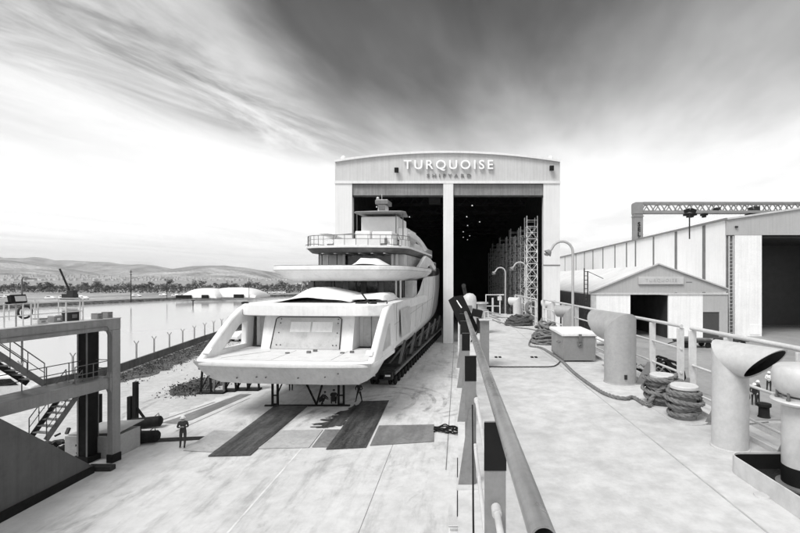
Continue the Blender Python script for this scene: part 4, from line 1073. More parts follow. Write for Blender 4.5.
for px, py, s_ in ((762, 496, .045), (646, 407, .03)):
    p = D(px, py); b = MB(); b.lathe([(s_*1.3, 0.001), (s_*1.2, .012), (s_*.6, .016), (0, .016)], p, 12); b.build('deck_plug', M['vent_white'], dock)
b = MB(); b.prism([(3.02, -12, dz(-12)+.001), (3.02, 23, dz(23)+.001), (3.02, 23, dz(23)+.05), (3.02, -12, dz(-12)+.05)], (.02, 0, 0)); b.build('kerb_plate', M['rail_paint'], dock)

# left guard rail: the big pipe running away from the viewer
RX = lambda y: .192-.006*(y-1)
lr = thing('pipe_guard_rail', 'scuffed thick grey pipe guard rail on the left dock edge, ending beside the viewer', 'guard rail', (0, 0, 0))
h_t = 1.055; y0 = .985; y1 = 8.75
b = MB(); n = 20; ring_o, ring_i = [], []
b.tube([(RX(y0), y0, dz(y0)+h_t), (RX(y1), y1, dz(y1)+h_t)], .031, 28, cap=False)
b.tube([(RX(y0), y0, dz(y0)+h_t), (RX(y0+.4), y0+.4, dz(y0+.4)+h_t)], .0265, 28, cap=False)
b.build('top_pipe', M['pipe_paint'], lr)
b = MB()
A = Vector((RX(y0), y0+.0005, dz(y0)+h_t)); rr = []
for rad in (.0265, .031): rr.append([A+Vector((math.cos(2*math.pi*k/28)*rad, 0, math.sin(2*math.pi*k/28)*rad)) for k in range(28)])
b.loft(rr, cap0=False, cap1=False); b.build('pipe_end', M['pipe_paint'], lr)
b = MB(); b.cyl((RX(y0+.25), y0+.25, dz(y0+.25)+h_t), (RX(y0+.27), y0+.27, dz(y0+.27)+h_t), .0262, n=20); b.build('pipe_bore_shade', M['hole_dark'], lr)  # near-black disc set inside the open pipe stands in for the bore's shade
for i, y in enumerate((1.86, 3.55, 5.15, 6.8, 8.4)):
    x = RX(y); z = dz(y)
    b = MB(); xo = -.03 if i == 0 else -.075
    b.bx(x+xo-.045, x+xo+.045, y-.006, y+.006, z+.012, z+h_t-.01); b.bx(x+xo+.033, x+xo+.045, y+.006, y+.07, z+.012, z+h_t-.045)
    p_ = b.build('post', M['post_paint'], lr, smooth=False)
    b = MB(); b.bx(x+xo-.047, x+xo+.047, y-.0085, y-.0065, z+h_t-.215, z+h_t-.012); b.build('black_band', M['black_steel'], p_, smooth=False)
    if i:
        b = MB(); b.prism([(x+xo-.1, y-.02, z+.014), (x+xo+.03, y-.02, z+.014), (x+xo+.03, y-.02, z+.62), (x+xo-.012, y-.02, z+.62)], (0, .009, 0)); b.build('gusset', M['post_paint'], p_, smooth=False)
    b = MB(); b.bx(x-.19, x+.05, y-.09, y+.11, z+.001, z+.013); b.build('base_plate', M['rail_paint'], p_, smooth=False)
for hgt, xo in ((.70, -.03), (.33, -.04)):
    ys = (.5, 1.86, 3.55, 5.15, 6.8, 8.4)
    for a, c in zip(ys, ys[1:]):
        b = MB(); b.cyl((RX(a)+xo, a+.04, dz(a)+hgt), (RX(c)+xo, c-.04, dz(c)+hgt), .0135, n=12); b.cyl((RX(c)+xo, c-.09, dz(c)+hgt), (RX(c)+xo, c-.035, dz(c)+hgt), .02, n=12); b.build('mid_rail', M['rail_paint'], lr)
b = MB(); pts = [(.115, 3.5, dz(3.5)+.66), (.105, 3.1, dz(3.1)+.46), (.09, 2.6, dz(2.6)+.27), (.075, 2.0, dz(2)+.12), (.06, 1.4, dz(1.4)+.04), (.05, .6, dz(.6)+.012), (.05, -1, dz(-1)+.012)]
b.tube(pts, .006, 6); tag(b.build('thin_cable', M['rubber']), 'thin black cable sagging along the left guard rail posts', 'cable')
# rail clutter at its far end
p0 = W(455.5, 297.5, 8.7); p1 = W(472, 333, 8.5)
t = thing('floodlight', 'black slab-like floodlight panel tilted on the far end of the pipe rail', 'floodlight', p1)
b = MB(); ax = (p0-p1); b.bar((0, 0, 0), ax, .17, .30, up=(.5, .8, .2)); b.build('housing', M['black_steel'], t, bevel=.012)
b = MB(); b.bar(ax*.72+Vector((.03, -.16, 0)), ax*.93+Vector((.0, -.16, 0)), .02, .012, up=(.5, .8, .2)); b.build('label_strip', M['letter_white'], t)
b = MB(); c_ = W(477, 313, 8.6)-p1; b.box(c_+Vector((.0, 0, 0)), (.2, .2, .14), Matrix.Rotation(R(12), 3, 'Y')); b.bar(c_, ax*.4, .05); b.build('bracket', M['black_steel'], t, bevel=.01)
b = MB(); pts = [W(478, 320, 8.5)-p1, W(478.5, 328, 8.45)-p1, W(476.5, 334, 8.4)-p1, W(473, 338, 8.35)-p1, W(471, 342, 8.3)-p1]; b.tube(pts, .012, 6); b.build('cable', M['rubber'], t)
p = D(484.5, 367); t = thing('rail_pedestal', 'grey upright steel pedestal with pale top beside the end of the pipe rail', 'pedestal', p)
zt = W(0, 320, p.y).z-p.z
b = MB(); b.bx(-.085, .085, -.1, .1, 0, zt); b.build('column', M['post_paint'], t, bevel=.006)
b = MB(); b.bx(-.11, .14, -.16, .2, zt, zt+.03); b.build('top_plate', M['rail_paint'], t, bevel=.004)
b = MB(); b.tube([(.0, -.02, zt+.03), (-.01, -.02, zt+.16), (.07, -.02, zt+.17), (.07, -.02, zt+.06)], .016, 8); b.build('valve', M['rail_paint'], t)
p = D(469.5, 334); p = Vector(((469.5-CX)/F*12, 12, dz(12)))
t = thing('white_tank', 'round topped white tank behind the tilted black floodlight', 'tank', p)
b = MB(); zt = W(0, 293, 12).z-p.z; b.lathe([(.19, 0), (.19, zt-.2), (.17, zt-.09), (.1, zt-.02), (0, zt)], (0, 0, 0), 20); b.build('shell', M['vent_white'], t)
b = MB(); b.lathe([(.2, zt*.55), (.2, zt*.6)], (0, 0, 0), 20); b.bx(-.06, .06, -.215, -.18, zt*.66, zt*.76); b.build('band', M['wall_strip'], t)
b = MB(); b.cyl((-.1, 0, zt-.1), (-.16, 0, zt+.2), .05, n=8); b.cyl((-.16, 0, zt+.2), (-.16, -.1, zt+.2), .06, n=8); b.build('fitting', M['dark_steel'], t)
p = Vector(((482-CX)/F*14.5, 14.5, dz(14.5)))
t = thing('winch', 'small pale winch drum on a dark stand just beyond the white tank', 'winch', p)
zt = W(0, 306, 14.5).z-p.z
b = MB(); b.lathe([(.22, zt-.16), (.22, zt-.12), (.15, zt-.1), (.15, zt+.06), (.22, zt+.08), (.2, zt+.13), (0, zt+.14)], (0, 0, 0), 18); b.build('drum', M['vent_paint'], t)
b = MB(); b.bx(-.2, .2, -.2, .2, 0, zt-.17); b.build('stand', M['dark_steel'], t, bevel=.02)
b = MB()
for k in range(4): b.tube([(-.5, -.3-.05*k, zt*.75), (-.2, -.32-.04*k, zt*.72-.03*k), (.2, -.3, zt*.8-.06*k), (.6, -.1, zt*.7-.1*k)], .022, 6)
b.build('hose', M['vent_paint'], t)

# right guard rail: sections of pipe with flat posts
def rail_run(name, label, ys, yend0, yend1, x=3.16, mids=(.52,), gus=True):
    t = thing('guard_rail', label, 'guard rail', (0, 0, 0), 0, 'guard rails on the right dock edge')
    b = MB(); hh = 1.02; b.tube([(x, yend0, dz(yend0)+hh), (x, yend1, dz(yend1)+hh)], .026, 14); b.build('top_rail', M['rail_paint'], t)
    for mh in mids:
        b = MB(); b.tube([(x, yend0, dz(yend0)+mh), (x, yend1, dz(yend1)+mh)], .016, 10); b.build('mid_rail', M['rail_paint'], t)
    b = MB(); b.tube([(x, yend0, dz(yend0)+.16), (x, yend1, dz(yend1)+.16)], .014, 10); b.build('foot_rail', M['rail_paint'], t)
    for y in ys:
        b = MB(); b.bx(x-.05, x+.05, y-.012, y+.012, dz(y)+.002, dz(y)+.992); p_ = b.build('post', M['rail_paint'], t, bevel=.004)
        if gus:
            b = MB(); b.prism([(x-.28, y-.03, dz(y)+.01), (x-.052, y-.03, dz(y)+.01), (x-.052, y-.03, dz(y)+.36), (x-.09, y-.03, dz(y)+.36)], (0, .012, 0)); b.bx(x-.3, x-.03, y-.09, y+.06, dz(y)+.001, dz(y)+.0095); b.build('gusset', M['post_paint'], p_, smooth=False)
    return t
rail_run('guard_rail', 'pale guard rail section nearest the viewer, on the right dock edge', (.8, 2.4, 4.05, 5.15, 5.93), .5, 5.96)
rail_run('guard_rail', 'pale guard rail section running from the twin posts to the tall lamps', (6.25, 7.15, 8.7, 10.2, 11.7, 13.2, 14.7, 16.2), 6.22, 16.3, mids=(.36, .70))
rail_run('guard_rail', 'pale guard rail section at the far end of the dock', (16.6, 17.8, 19, 20.2, 21.4, 22.6), 16.5, 22.7, x=2.95, mids=(.36, .70), gus=False)
t = thing('end_gate', 'pale pipe gate frame across the far end of the dock deck', 'gate', (0, 0, 0))
yg = 21.6
def gx(px): return (px-CX)/F*yg
b = MB(); zz0 = dz(yg)
b.tube([(gx(486), yg, zz0), (gx(486), yg, zz0+1.05), (gx(504), yg, zz0+1.05)], .035, 8); b.tube([(gx(500), yg, zz0+.02), (gx(500), yg, zz0+1.05)], .035, 8); b.build('frame', M['rail_paint'], t)
b = MB(); b.tube([(gx(486), yg, zz0+.5), (gx(500), yg, zz0+.5)], .02, 8); b.build('cross_bar', M['rail_paint'], t); b = MB(); b.bx(gx(491), gx(505), yg-1, yg-.7, zz0+.06, zz0+.18); b.bx(gx(491)-.04, gx(491)+.04, yg-1.05, yg-.97, zz0, zz0+.95); b.bx(gx(499.5)-.1, gx(499.5)+.1, yg-.05, yg-.036, zz0+.78, zz0+.98); b.build('bars', M['rail_paint'], t)

# cowl vents
def cowl(base, r, h, L0, L1, ang, label, m, n=28, pipe_r=None):
    t = thing('cowl_vent', label, 'vent', base, ang, 'cowl vents on the dock deck')
    pr_ = r*.94; b = MB(); ring = [(math.cos(2*math.pi*k/n), math.sin(2*math.pi*k/n)) for k in range(n)]
    # vertical trunk mitred into a sloping-mouthed pipe that points along local +Y
    lo = [(x*r, y*r, 0) for x, y in ring]; mi = [(x*r, y*r, h-r+y*r*-1.0) for x, y in ring]
    lo2 = [(x*r*1.02, y*r*1.02, .0) for x, y in ring]
    mouth = [(x*r, (L0+L1)/2+(L1-L0)/2*(-y), h-r-y*r) for x, y in ring]      # upper lip at L1, lower lip at L0
    b.loft([lo, mi], cap0=True, cap1=False); b.build('trunk', m, t)
    b = MB(); b.loft([mi, mouth], cap0=False, cap1=False); inn = [(x*.92, y-.01, h-r+(z-h+r)*.92) for x, y, z in mouth]; b.loft([mouth, inn], cap0=False, cap1=False)
    b.build('cowl', m, t)
    b = MB(); deep = [(x, y-.10, z) for x, y, z in inn]; b.loft([inn, deep], cap0=False, cap1=True); b.build('mouth', M['hole_dark'], t)
    b = MB(); b.lathe([(r+.012, 0.001), (r+.01, .012), (r*.98, .02)], (0, 0, 0), n); b.build('weld_ring', m, t)
    return t
p = D(730, 447); c1 = cowl(p, .162, 1.05, .19, .52, R(199), 'tall white cowl vent nearest the viewer, its slanted dark mouth open towards the viewer', M['vent_white'])
p = D(620, 382); c2_ = cowl(p, .25, 1.14, .36, .8, R(12), 'thick grey cowl vent beside the grey deck box, mouth turned away', M['vent_paint'])
b = MB(); b.bx(-.075, -.035, -.262, -.24, .1, .17); b.build('latch', M['dark_steel'], c2_)
p = D(569, 341); cowl(p, .17, 1.0, .33, .40, R(52), 'cowl vent directly behind the grey deck box, mouth to the left', M['vent_paint'])
p = D(551, 326); cowl(p, .155, .98, .30, .37, R(52), 'cowl vent beside the tan rope pile, mouth to the left', M['vent_white'])
p = D(517, 319); cowl(p, .18, .98, .33, .40, R(52), 'farthest cowl vent, behind the black heap', M['vent_white'])

# mushroom vent and its oily tray on the right
p = D(801, 482); p = Vector((2.75, 3.52, dz(3.52)))
t = thing('mushroom_vent', 'large white mushroom vent with black painted foot at the right edge', 'vent', p)
b = MB(); b.lathe([(.135, .17), (.135, .72)], (0, 0, 0), 32); b.build('pipe', M['vent_white'], t)
b = MB(); b.lathe([(.1365, .02), (.1365, .172)], (0, 0, 0), 32); b.build('foot', M['black_steel'], t)
b = MB(); b.lathe([(.175, .001), (.175, .022), (.14, .03)], (0, 0, 0), 32); b.build('base_flange', M['mid_steel'], t)
b = MB(); b.lathe([(.14, .65), (.205, .675), (.212, .69), (.205, .70), (.15, .704)], (0, 0, 0), 36); b.build('flange', M['rail_paint'], t)
b = MB(); b.lathe([(.12, .73), (.155, .745), (.185, .78), (.202, .83), (.204, .90), (.19, .95), (.16, .972), (.08, .985), (.0, .987)], (0, 0, 0), 40); b.build('cap', M['vent_white'], t)
b = MB()
for k in range(8): a = R(22+k*45); b.cyl((math.cos(a)*.165, math.sin(a)*.165, .70), (math.cos(a)*.165, math.sin(a)*.165, .765), .010, n=8); b.lathe([(.017, .705), (.017, .718)], (math.cos(a)*.165, math.sin(a)*.165, 0), 6)
b.build('bolts', M['mid_steel'], t)
b = MB(); b.cyl((-.06, -.12, .42), (-.06, -.19, .42), .035, n=10); b.tube([(-.12, -.16, .5), (-.15, -.19, .44), (-.12, -.2, .38), (-.06, -.2, .36)], .008, 6); b.bx(.0, .06, -.22, -.12, .3, .52); b.build('valve', M['rail_paint'], t)
tray = thing('drip_tray', 'low pale coaming tray with oily dark floor round the mushroom vent', 'tray', (0, 0, 0))
def tp_(x0, x1, y0, y1, r):
    P = []
    for cx_, cy_, a0 in ((x1-r, y1-r, 0), (x0+r, y1-r, 90), (x0+r, y0+r, 180), (x1-r, y0+r, 270)):
        for k in range(7): a = R(a0+15*k); P.append((cx_+r*math.cos(a), cy_+r*math.sin(a)))
    return P
po = tp_(2.36, 3.10, 1.6, 3.86, .11); pi_ = tp_(2.372, 3.088, 1.612, 3.848, .10)
b = MB(); b.loft([[(x, y, dz(y)+.001) for x, y in po], [(x, y, dz(y)+.15) for x, y in po], [(x, y, dz(y)+.15) for x, y in pi_], [(x, y, dz(y)+.003) for x, y in pi_]], cap0=False, cap1=False); b.build('coaming', M['deck_paint'], tray)
pj = tp_(2.374, 3.086, 1.614, 3.846, .098)
b = MB(); b.loft([[(x, y, dz(y)+.0035) for x, y in pj], [(x, y, dz(y)+.135) for x, y in pj]], cap0=False, cap1=False); b.build('inner_coating', M['black_steel'], tray)
b = MB(); b.face([(x, y, dz(y)+.006) for x, y in pj]); b.build('oily_floor', M['oil'], tray, smooth=False)

# lamps on the deck edge
def lamp(y, x, h, reach, label):
    t = thing('deck_lamp', label, 'lamp post', (x, y, dz(y)), 0, 'cane-shaped lamps along the dock')
    pts = [(0, 0, 0), (0, 0, h-reach*.5)]
    for k in range(1, 9): a = R(k*20); pts.append((-reach*.5*(1-math.cos(a)), 0, h-reach*.5+reach*.5*math.sin(a)))
    a_ = pts[-1]; pts.append((a_[0]-.05, 0, a_[2]-.06))
    b = MB(); b.tube(pts, .034, 12); b.build('pole', M['dock_side'], t)
    b = MB(); b.cyl(pts[-1], (pts[-1][0]-.07, 0, pts[-1][2]-.075), .05, .115, 16); b.lathe([(.09, 0), (.07, -.05), (.0, -.07)], (pts[-1][0]-.075, 0, pts[-1][2]-.07), 14); b.build('lamp_head', M['gantry_paint'], t)
    b = MB(); b.lathe([(.08, 0), (.08, .015), (.04, .02)], (0, 0, 0), 12); b.build('base_flange', M['rail_paint'], t)
lamp(11.5, 3.0, 2.72, .56, 'tallest looking cane-shaped deck lamp, right in front of the low shed')
lamp(19.4, 3.0, 2.55, .55, 'middle cane-shaped deck lamp in front of the scaffolds')
lamp(22.5, 2.42, 2.42, .5, 'leftmost cane-shaped deck lamp, by the end gate')

# storage box
p = D(581, 362); yb = p.y
t = thing('deck_box', 'grey steel deck box with pale lid and latch', 'storage box', (2.5, yb, dz(yb)))
b = MB(); b.bx(-.32, .34, 0, 1.2, .03, .53); b.build('body', M['box_paint'], t, bevel=.006)
b = MB(); b.bx(-.36, .38, -.03, 1.24, .532, .60); b.build('lid', M['box_lid'], t, bevel=.015)
b = MB(); b.bx(-.02, .04, -.05, -.032, .42, .58); b.bx(-.035, .055, -.035, -.004, .34, .42); b.tube([(.01, -.045, .38), (.035, -.05, .35), (.01, -.05, .31), (-.015, -.05, .35), (.01, -.045, .38)], .007, 6); b.build('latch', M['mid_steel'], t)
b = MB(); b.tube([(-.33, .25, .38), (-.37, .25, .36), (-.37, .45, .36), (-.33, .45, .38)], .012, 6); b.build('handle', M['mid_steel'], t)

# ropes
def strands(b, pts, r, pitch=.22, n=3):
    P = [Vector(p) for p in pts]; out = []
    for a, c in zip(P, P[1:]):
        k = max(2, int((c-a).length/.03))
        for i in range(k): out.append(a.lerp(c, i/k))
    out.append(P[-1]); ln = 0; X = None; cols = [[] for _ in range(n)]
    for i, p in enumerate(out):
        t = (out[min(i+1, len(out)-1)]-out[max(0, i-1)]).normalized()
        X = t.orthogonal().normalized() if X is None else (X-t*X.dot(t)).normalized(); Y = t.cross(X)
        if i: ln += (p-out[i-1]).length
        for k in range(n):
            a = 2*math.pi*(k/n+ln/pitch); cols[k].append(p+(X*math.cos(a)+Y*math.sin(a))*r*.52)
    for c in cols: b.tube(c, r*.58, 7)
def smooth_path(pts, k=6):
    P = [Vector(p) for p in pts]; o = []
    for i in range(len(P)-1):
        p0, p1, p2, p3 = P[max(i-1, 0)], P[i], P[i+1], P[min(i+2, len(P)-1)]
        for j in range(k):
            t = j/k; o.append(.5*((2*p1)+(p2-p0)*t+(2*p0-5*p1+4*p2-p3)*t*t+(3*p1-p0-3*p2+p3)*t**3))
    return o+[P[-1]]
# bollards
def bollard(px, py, label, turns):
    p = D(px, py); t = thing('bollard', label, 'bollard', p, 0, 'twin mooring bollards'); r = .135
    b = MB(); b.lathe([(r, 0.012), (r, .36)], (0, 0, 0), 28); b.build('barrel', M['vent_paint'], t)
    b = MB(); b.lathe([(r*1.0, .361), (r*1.16, .365), (r*1.16, .395), (r*1.08, .405), (0, .41)], (0, 0, 0), 32); b.build('top', M['rail_paint'], t)
    return p
B1 = bollard(662, 404, 'mooring bollard farther from the viewer, heaped with thick rope', 5)
B2 = bollard(684, 418, 'mooring bollard nearer the viewer, with pale flat top and rope turns', 5)
b = MB(); c = (B1+B2)/2; dv = (B2-B1).normalized(); nv = Vector((-dv.y, dv.x, 0)); P = []
for k in range(24):
    a = 2*math.pi*k/24; P.append(Vector((c.x, c.y, dz(c.y)+.001))+dv*(math.cos(a)*.22+(.38 if math.cos(a) > 0 else -.38))+nv*math.sin(a)*.22)
b.prism(P, (0, 0, .011)); tag(b.build('bollard_plate', M['deck_paint'], smooth=False), 'oval base plate under the twin bollards', 'base plate')
def turns(b, c, r, zs, seed, rr=.026):
    rnd = random.Random(seed); pts = []
    for i, z in enumerate(zs):
        ph = rnd.uniform(0, 6); tilt = rnd.uniform(.01, .04); r2 = r+rr*.95+rnd.uniform(0, .02)+(.03 if rnd.random() < .25 else 0)
        pts = [c+Vector((math.cos(a)*r2, math.sin(a)*r2, z+tilt*math.sin(a+ph))) for a in [2*math.pi*k/26 for k in range(27)]]
        strands(b, pts, rr)
b = MB(); turns(b, B2, .135, (.09, .135, .18, .225, .27, .315), 3)
tag(b.build('rope_turns', M['rope']), 'rope turns wound on the nearer bollard', 'rope')
b = MB(); turns(b, B1, .135, (.08, .12, .16, .2, .24, .28, .33, .36), 8); turns(b, B1, .17, (.12, .2, .28, .34), 9)
end = D(636, 397); mid = [B1+Vector((.12, -.17, .33)), B1+Vector((-.03, -.2, .3)), B1+Vector((-.18, -.16, .16)), B1+Vector((-.27, -.16, .04))]
path = mid+[D(x, y, .026) for x, y in ((634, 397.5), (626, 398.5), (615, 397), (602, 392), (588, 383), (574, 372.5), (562, 361), (552, 354), (543, 348.5), (538, 347))]
strands(b, smooth_path([B2+Vector((.02, .16, .3)), B2+Vector((-.08, .2, .33)), B1+Vector((.2, -.12, .34))]+path), .027)
tag(b.build('mooring_rope', M['rope']), 'thick twisted mooring rope from the farther bollard running along the deck past the box', 'rope')
# rope piles
def pile(name, label, c, rx, ry, h, n, m, rad, seed):
    rnd = random.Random(seed); b = MB()
    for i in range(n):
        u = i/n; z = h*u+rad; k = 1-.45*u; ph = rnd.uniform(0, 6); ox, oy = rnd.uniform(-.08, .08), rnd.uniform(-.08, .08)
        pts = [(c.x+ox+math.cos(a)*rx*k*(1+.13*math.sin(3*a+ph)), c.y+oy+math.sin(a)*ry*k, dz(c.y)+max(rad, z+.05*math.sin(2*a+ph)+rnd.uniform(-.02, .02))) for a in [2*math.pi*j/22 for j in range(23)]]
        b.tube(pts, rad*rnd.uniform(.8, 1.1), 7)
    b.blob((c.x, c.y, dz(c.y)+h*.35), (rx*.8, ry*.8, h*.6), 2, .1, seed, -.55)
    return tag(b.build(name, m), label, 'rope')
pile('rope_pile', 'coiled pile of worn tan rope left of the deck box', D(546, 343), .33, .42, .52, 26, M['rope'], .03, 4)
pile('rope_pile', 'low black heap of rope on the deck at the foot of the far vent', D(519, 325), .5, .45, .3, 24, M['rope_dark'], .035, 6)
b = MB(); strands(b, smooth_path([D(x, y, .02) for x, y in ((538, 347), (529, 345), (533, 337), (541, 332), (530, 329), (515, 327), (500, 322), (492, 320), (484, 319))]), .02)
tag(b.build('thin_rope', M['rope']), 'thin rope trailing past the black heap to the far end of the deck', 'rope')
b = MB(); strands(b, smooth_path([D(x, y, .014) for x, y in ((488, 366.5), (505, 366.8), (530, 366.8), (551, 366.5), (557, 364.5), (560, 361.5))]), .012)
tag(b.build('thin_line', M['rope_dark']), 'thin dark line lying straight across the deck before the box', 'rope')
p = D(534, 319); t = thing('fire_hose', 'hose and valve bundle hanging on the rail near the far vents', 'hose', Vector((2.9, p.y-2, dz(p.y-2))))
b = MB()
for k in range(5):
    pts = [(0.02*k+math.cos(a)*.16, -.05*k+.04*math.sin(3*a), .62+math.sin(a)*.24) for a in [2*math.pi*j/18 for j in range(19)]]; b.tube(pts, .022, 6)
b.build('coil', M['rope'], t); b = MB(); b.blob((0, 0, .18), (.22, .25, .26), 2, .15, 2, -.7); b.build('nozzle_bag', M['mid_steel'], t)

# dark machine on the quay beyond the bollards
p = Vector((14.3, 36, 0)); p = G(652, 384); 
t = thing('hydraulic_unit', 'black jumbled machine with hoop guard on the quay behind the bollards', 'machine', p)
b = MB(); rnd = random.Random(9)
b.bx(-3.2, 2.2, -1.0, 1.0, .3, .9)
for i in range(26): b.box((rnd.uniform(-3, 1.6), rnd.uniform(-.9, .9), rnd.uniform(.9, 2.6)*(.65 if i % 3 else 1)), (rnd.uniform(.2, .9), rnd.uniform(.3, .8), rnd.uniform(.2, .8)), Matrix.Rotation(rnd.uniform(-.4, .4), 3, 'Y'))
b.build('body', M['black_steel'], t)
for y in (-.9, .9):
    b = MB(); b.tube([(.2, y, 2.2), (1.0, y, 2.45), (1.8, y, 2.2), (2.5, y, 1.4), (2.75, y, .3)], .12, 8); b.build('hoop', M['black_steel'], t)
b = MB()
for i in range(8): q0 = Vector((rnd.uniform(-3, 1.5), -1.05, rnd.uniform(.8, 2))); b.tube([q0, q0+Vector((.4, -.1, .3)), q0+Vector((.9, -.05, -.1)), q0+Vector((1.1, 0, -.6))], .06, 6)
b.build('hoses', M['mid_steel'], t)
b = MB()
for x in (-2.4, 1.4):
    for y in (-1.0, 1.0): b.cyl((x, y-.15, .42), (x, y+.15, .42), .42, n=16)
b.build('wheels', M['rubber'], t)
# quay bollard, kerb line
p = G(764, 417); b = MB(); b.lathe([(.42, 0), (.36, .1), (.34, .7), (.46, .8), (.46, .98), (.1, 1.04)], (0, 0, 0), 16)
tag(b.build('quay_bollard', M['black_steel'], loc=p), 'squat black mooring bollard at the quay edge', 'bollard')
b = MB(); strands(b, [G(764, 420, .5)+Vector((0, -.4, 0)), Vector((13.6, 26, 1)), Vector((3.32, 6, 7.9))], .05, .5); tag(b.build('mooring_line', M['rope']), 'taut mooring line from the quay bollard to the dock', 'rope')
patch('quay_joint', [(640, 372), (720, 398), (735, 403), (735, 404.2), (720, 399), (640, 372.6)], M['seam'], .012)
for i, (px, py, wd, hh, lb) in enumerate([(694, 347, 2.6, .9, 'dark flatbed trailer standing before the small shed'), (731, 346, 2.0, .7, 'dark low trailer right of the flatbed, half behind the near vent')]):
    p = G(px, py); t = thing('flatbed_trailer', lb, 'trailer', p)
    b = MB(); b.bx(-wd, wd, -1.1, 1.1, .75, 1.0); b.build('bed', M['dark_steel'], t, bevel=.03)
    for x in (-wd*.6, wd*.6):
        for y in (-1.0, .75): b = MB(); b.cyl((x, y, .4), (x, y+.25, .4), .4, n=14); b.build('wheel', M['rubber'], t)
    b = MB(); b.bar((-wd, 0, .85), (-wd-1.2, 0, .5), .12); b.build('drawbar', M['dark_steel'], t)
    b = MB(); b.bx(-wd*.7, -.2, -.8, .8, 1.0, 1.0+hh*.5); b.bx(.1, wd*.8, -.7, .6, 1.0, 1.0+hh*.3); b.build('load', M['mid_steel'], t, bevel=.04)
b = MB(); b.blob((0, 0, .6), (1.0, .7, .7), 2, .2, 4, -.8); tag(b.build('tarp_bundle', M['cloth_white'], loc=G(601, 345)), 'small pale bundle on the quay beside the thick vent', 'bundle')

# ------------------------------------------------------------------ right hand buildings
HD = 75.5; HX = 46.2
lh = thing('long_hall', 'long white hall with dark vertical wall strips and grey gable at the right', 'hall', (HX, HD, 0))
def rx(px): return (px-CX)/F*HD-HX
def rz_(py): return H-(py-CY)/F*HD
ze = rz_(219.5)
LH = 135
def wy(px): return F*HX/(px-CX)-HD                           # distance along the side wall for a pixel column
b = MB(); b.prism([(0, .6, 0), (0, .6, ze), (-.0, LH, ze-.8), (0, LH, 0)], (.4, 0, 0)); b.build('side_wall', M['wall_white'], lh, smooth=False)
b = MB(); b.bar((-.12, -.2, ze+.12), (-.12, LH, ze-.68), .5, .3); b.build('eave_trim', M['gantry_paint'], lh, smooth=False)
for px in (704, 676, 653.6, 635.6, 626.6, 615, 603, 593, 584.5, 576, 565):
    y = wy(px); b = MB(); wd_ = .75 if px < 660 else 1.0; b.bx(-.06, -.004, y-wd_/2, y+wd_/2, 0, ze-.15-.8*y/LH); b.build('wall_strip', M['wall_strip'], lh, smooth=False)
zr = ze+3.2; wgt = 44
b = MB(); b.prism([(.0, 0, rz_(235)), (.0, 0, ze), (wgt/2, 0, zr), (wgt, 0, ze), (wgt, 0, rz_(235))], (0, .5, 0)); b.build('gable', M['shed_gable'], lh, smooth=False)
b = MB(); b.bar((-.1, -.1, ze+.1), (wgt/2, -.1, zr+.1), .35, .3); b.bar((wgt/2, -.1, zr+.1), (wgt, -.1, ze+.1), .35, .3); b.build('gable_trim', M['rail_paint'], lh, smooth=False)
b = MB(); b.prism([(.4, .5, ze-.3), (wgt/2, .5, zr-.1), (wgt, .5, ze-.3), (wgt, .5, ze-.7), (wgt/2, .5, zr-.5), (.4, .5, ze-.7)], (0, LH-.5, 0)); b.build('roof', M['shed_roof'], lh, smooth=False)
b = MB(); b.bx(wgt-.4, wgt, .5, LH, 0, ze-.7); b.bx(0.4, wgt, LH-.3, LH, 0, ze-.8); b.build('far_wall', M['hall_inside'], lh, smooth=False)
b = MB(); b.bx(rx(735), rx(762), .05, .5, 0, rz_(235)-.003); b.build('front_wall', M['block_white'], lh, smooth=False)
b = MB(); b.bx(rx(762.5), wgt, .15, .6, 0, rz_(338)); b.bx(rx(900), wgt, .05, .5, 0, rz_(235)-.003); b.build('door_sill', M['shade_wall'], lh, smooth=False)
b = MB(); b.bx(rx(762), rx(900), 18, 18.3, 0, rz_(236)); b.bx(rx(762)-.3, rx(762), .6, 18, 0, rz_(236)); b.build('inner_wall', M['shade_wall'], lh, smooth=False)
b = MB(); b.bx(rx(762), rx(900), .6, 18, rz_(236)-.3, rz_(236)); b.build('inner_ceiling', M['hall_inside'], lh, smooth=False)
b = MB(); b.bx(rx(728), rx(734.5), .35, .6, 0, rz_(235)-.003); b.build('downpipe_recess', M['wall_strip'], lh, smooth=False)
b = MB()
for x in (rx(729.5), rx(733.5)): b.bx(x-.07, x+.07, .05, .2, 0, rz_(236))
for k in range(26): z = .6+k*.62; b.bx(rx(729.5), rx(733.5), .08, .16, z, z+.08)
b.build('ladder', M['rail_paint'], lh, smooth=False)
b = MB(); x_ = rx(736); z_ = rz_(227)
b.bx(x_-.2, x_+.2, -.3, -.0, z_-.15, z_+.15); b.build('wall_lamp', M['dark_steel'], lh)
b = MB(); b.bx(rx(750), rx(760), -.02, .045, .3, 2.0); b.build('wall_panel', M['shed_panel'], lh, smooth=False)

SD = 73.0
sh_ = thing('small_shed', 'low pale gabled shed with a name board and open dark doorway', 'shed', ((658-CX)/F*SD, SD, 0)); SX = sh_.location.x
def sx(px): return (px-CX)/F*SD-SX
def sz(py): return H-(py-CY)/F*SD
xL, xR_ = sx(591), sx(728) ; zl = sz(292.5); zp = sz(264.5); zr2 = sz(289.5)
b = MB(); b.prism([(xL, 0, zl), (0, 0, zp), (xR_, 0, zr2), (xR_, 0, sz(291.8)), (xL, 0, sz(293.5))], (0, .35, 0)); b.build('gable', M['shed_gable'], sh_, smooth=False)
b = MB(); b.bar((xL-.3, -.1, zl+.05), (0, -.1, zp+.12), .4, .2); b.bar((0, -.1, zp+.12), (xR_, -.1, zr2+.1), .4, .2); b.build('verge_trim', M['vent_white'], sh_, smooth=False)
b = MB(); b.bx(xL-.1, xR_, -.08, -.004, sz(294.6), sz(292.8)); b.build('fascia_line', M['rail_paint'], sh_, smooth=False)
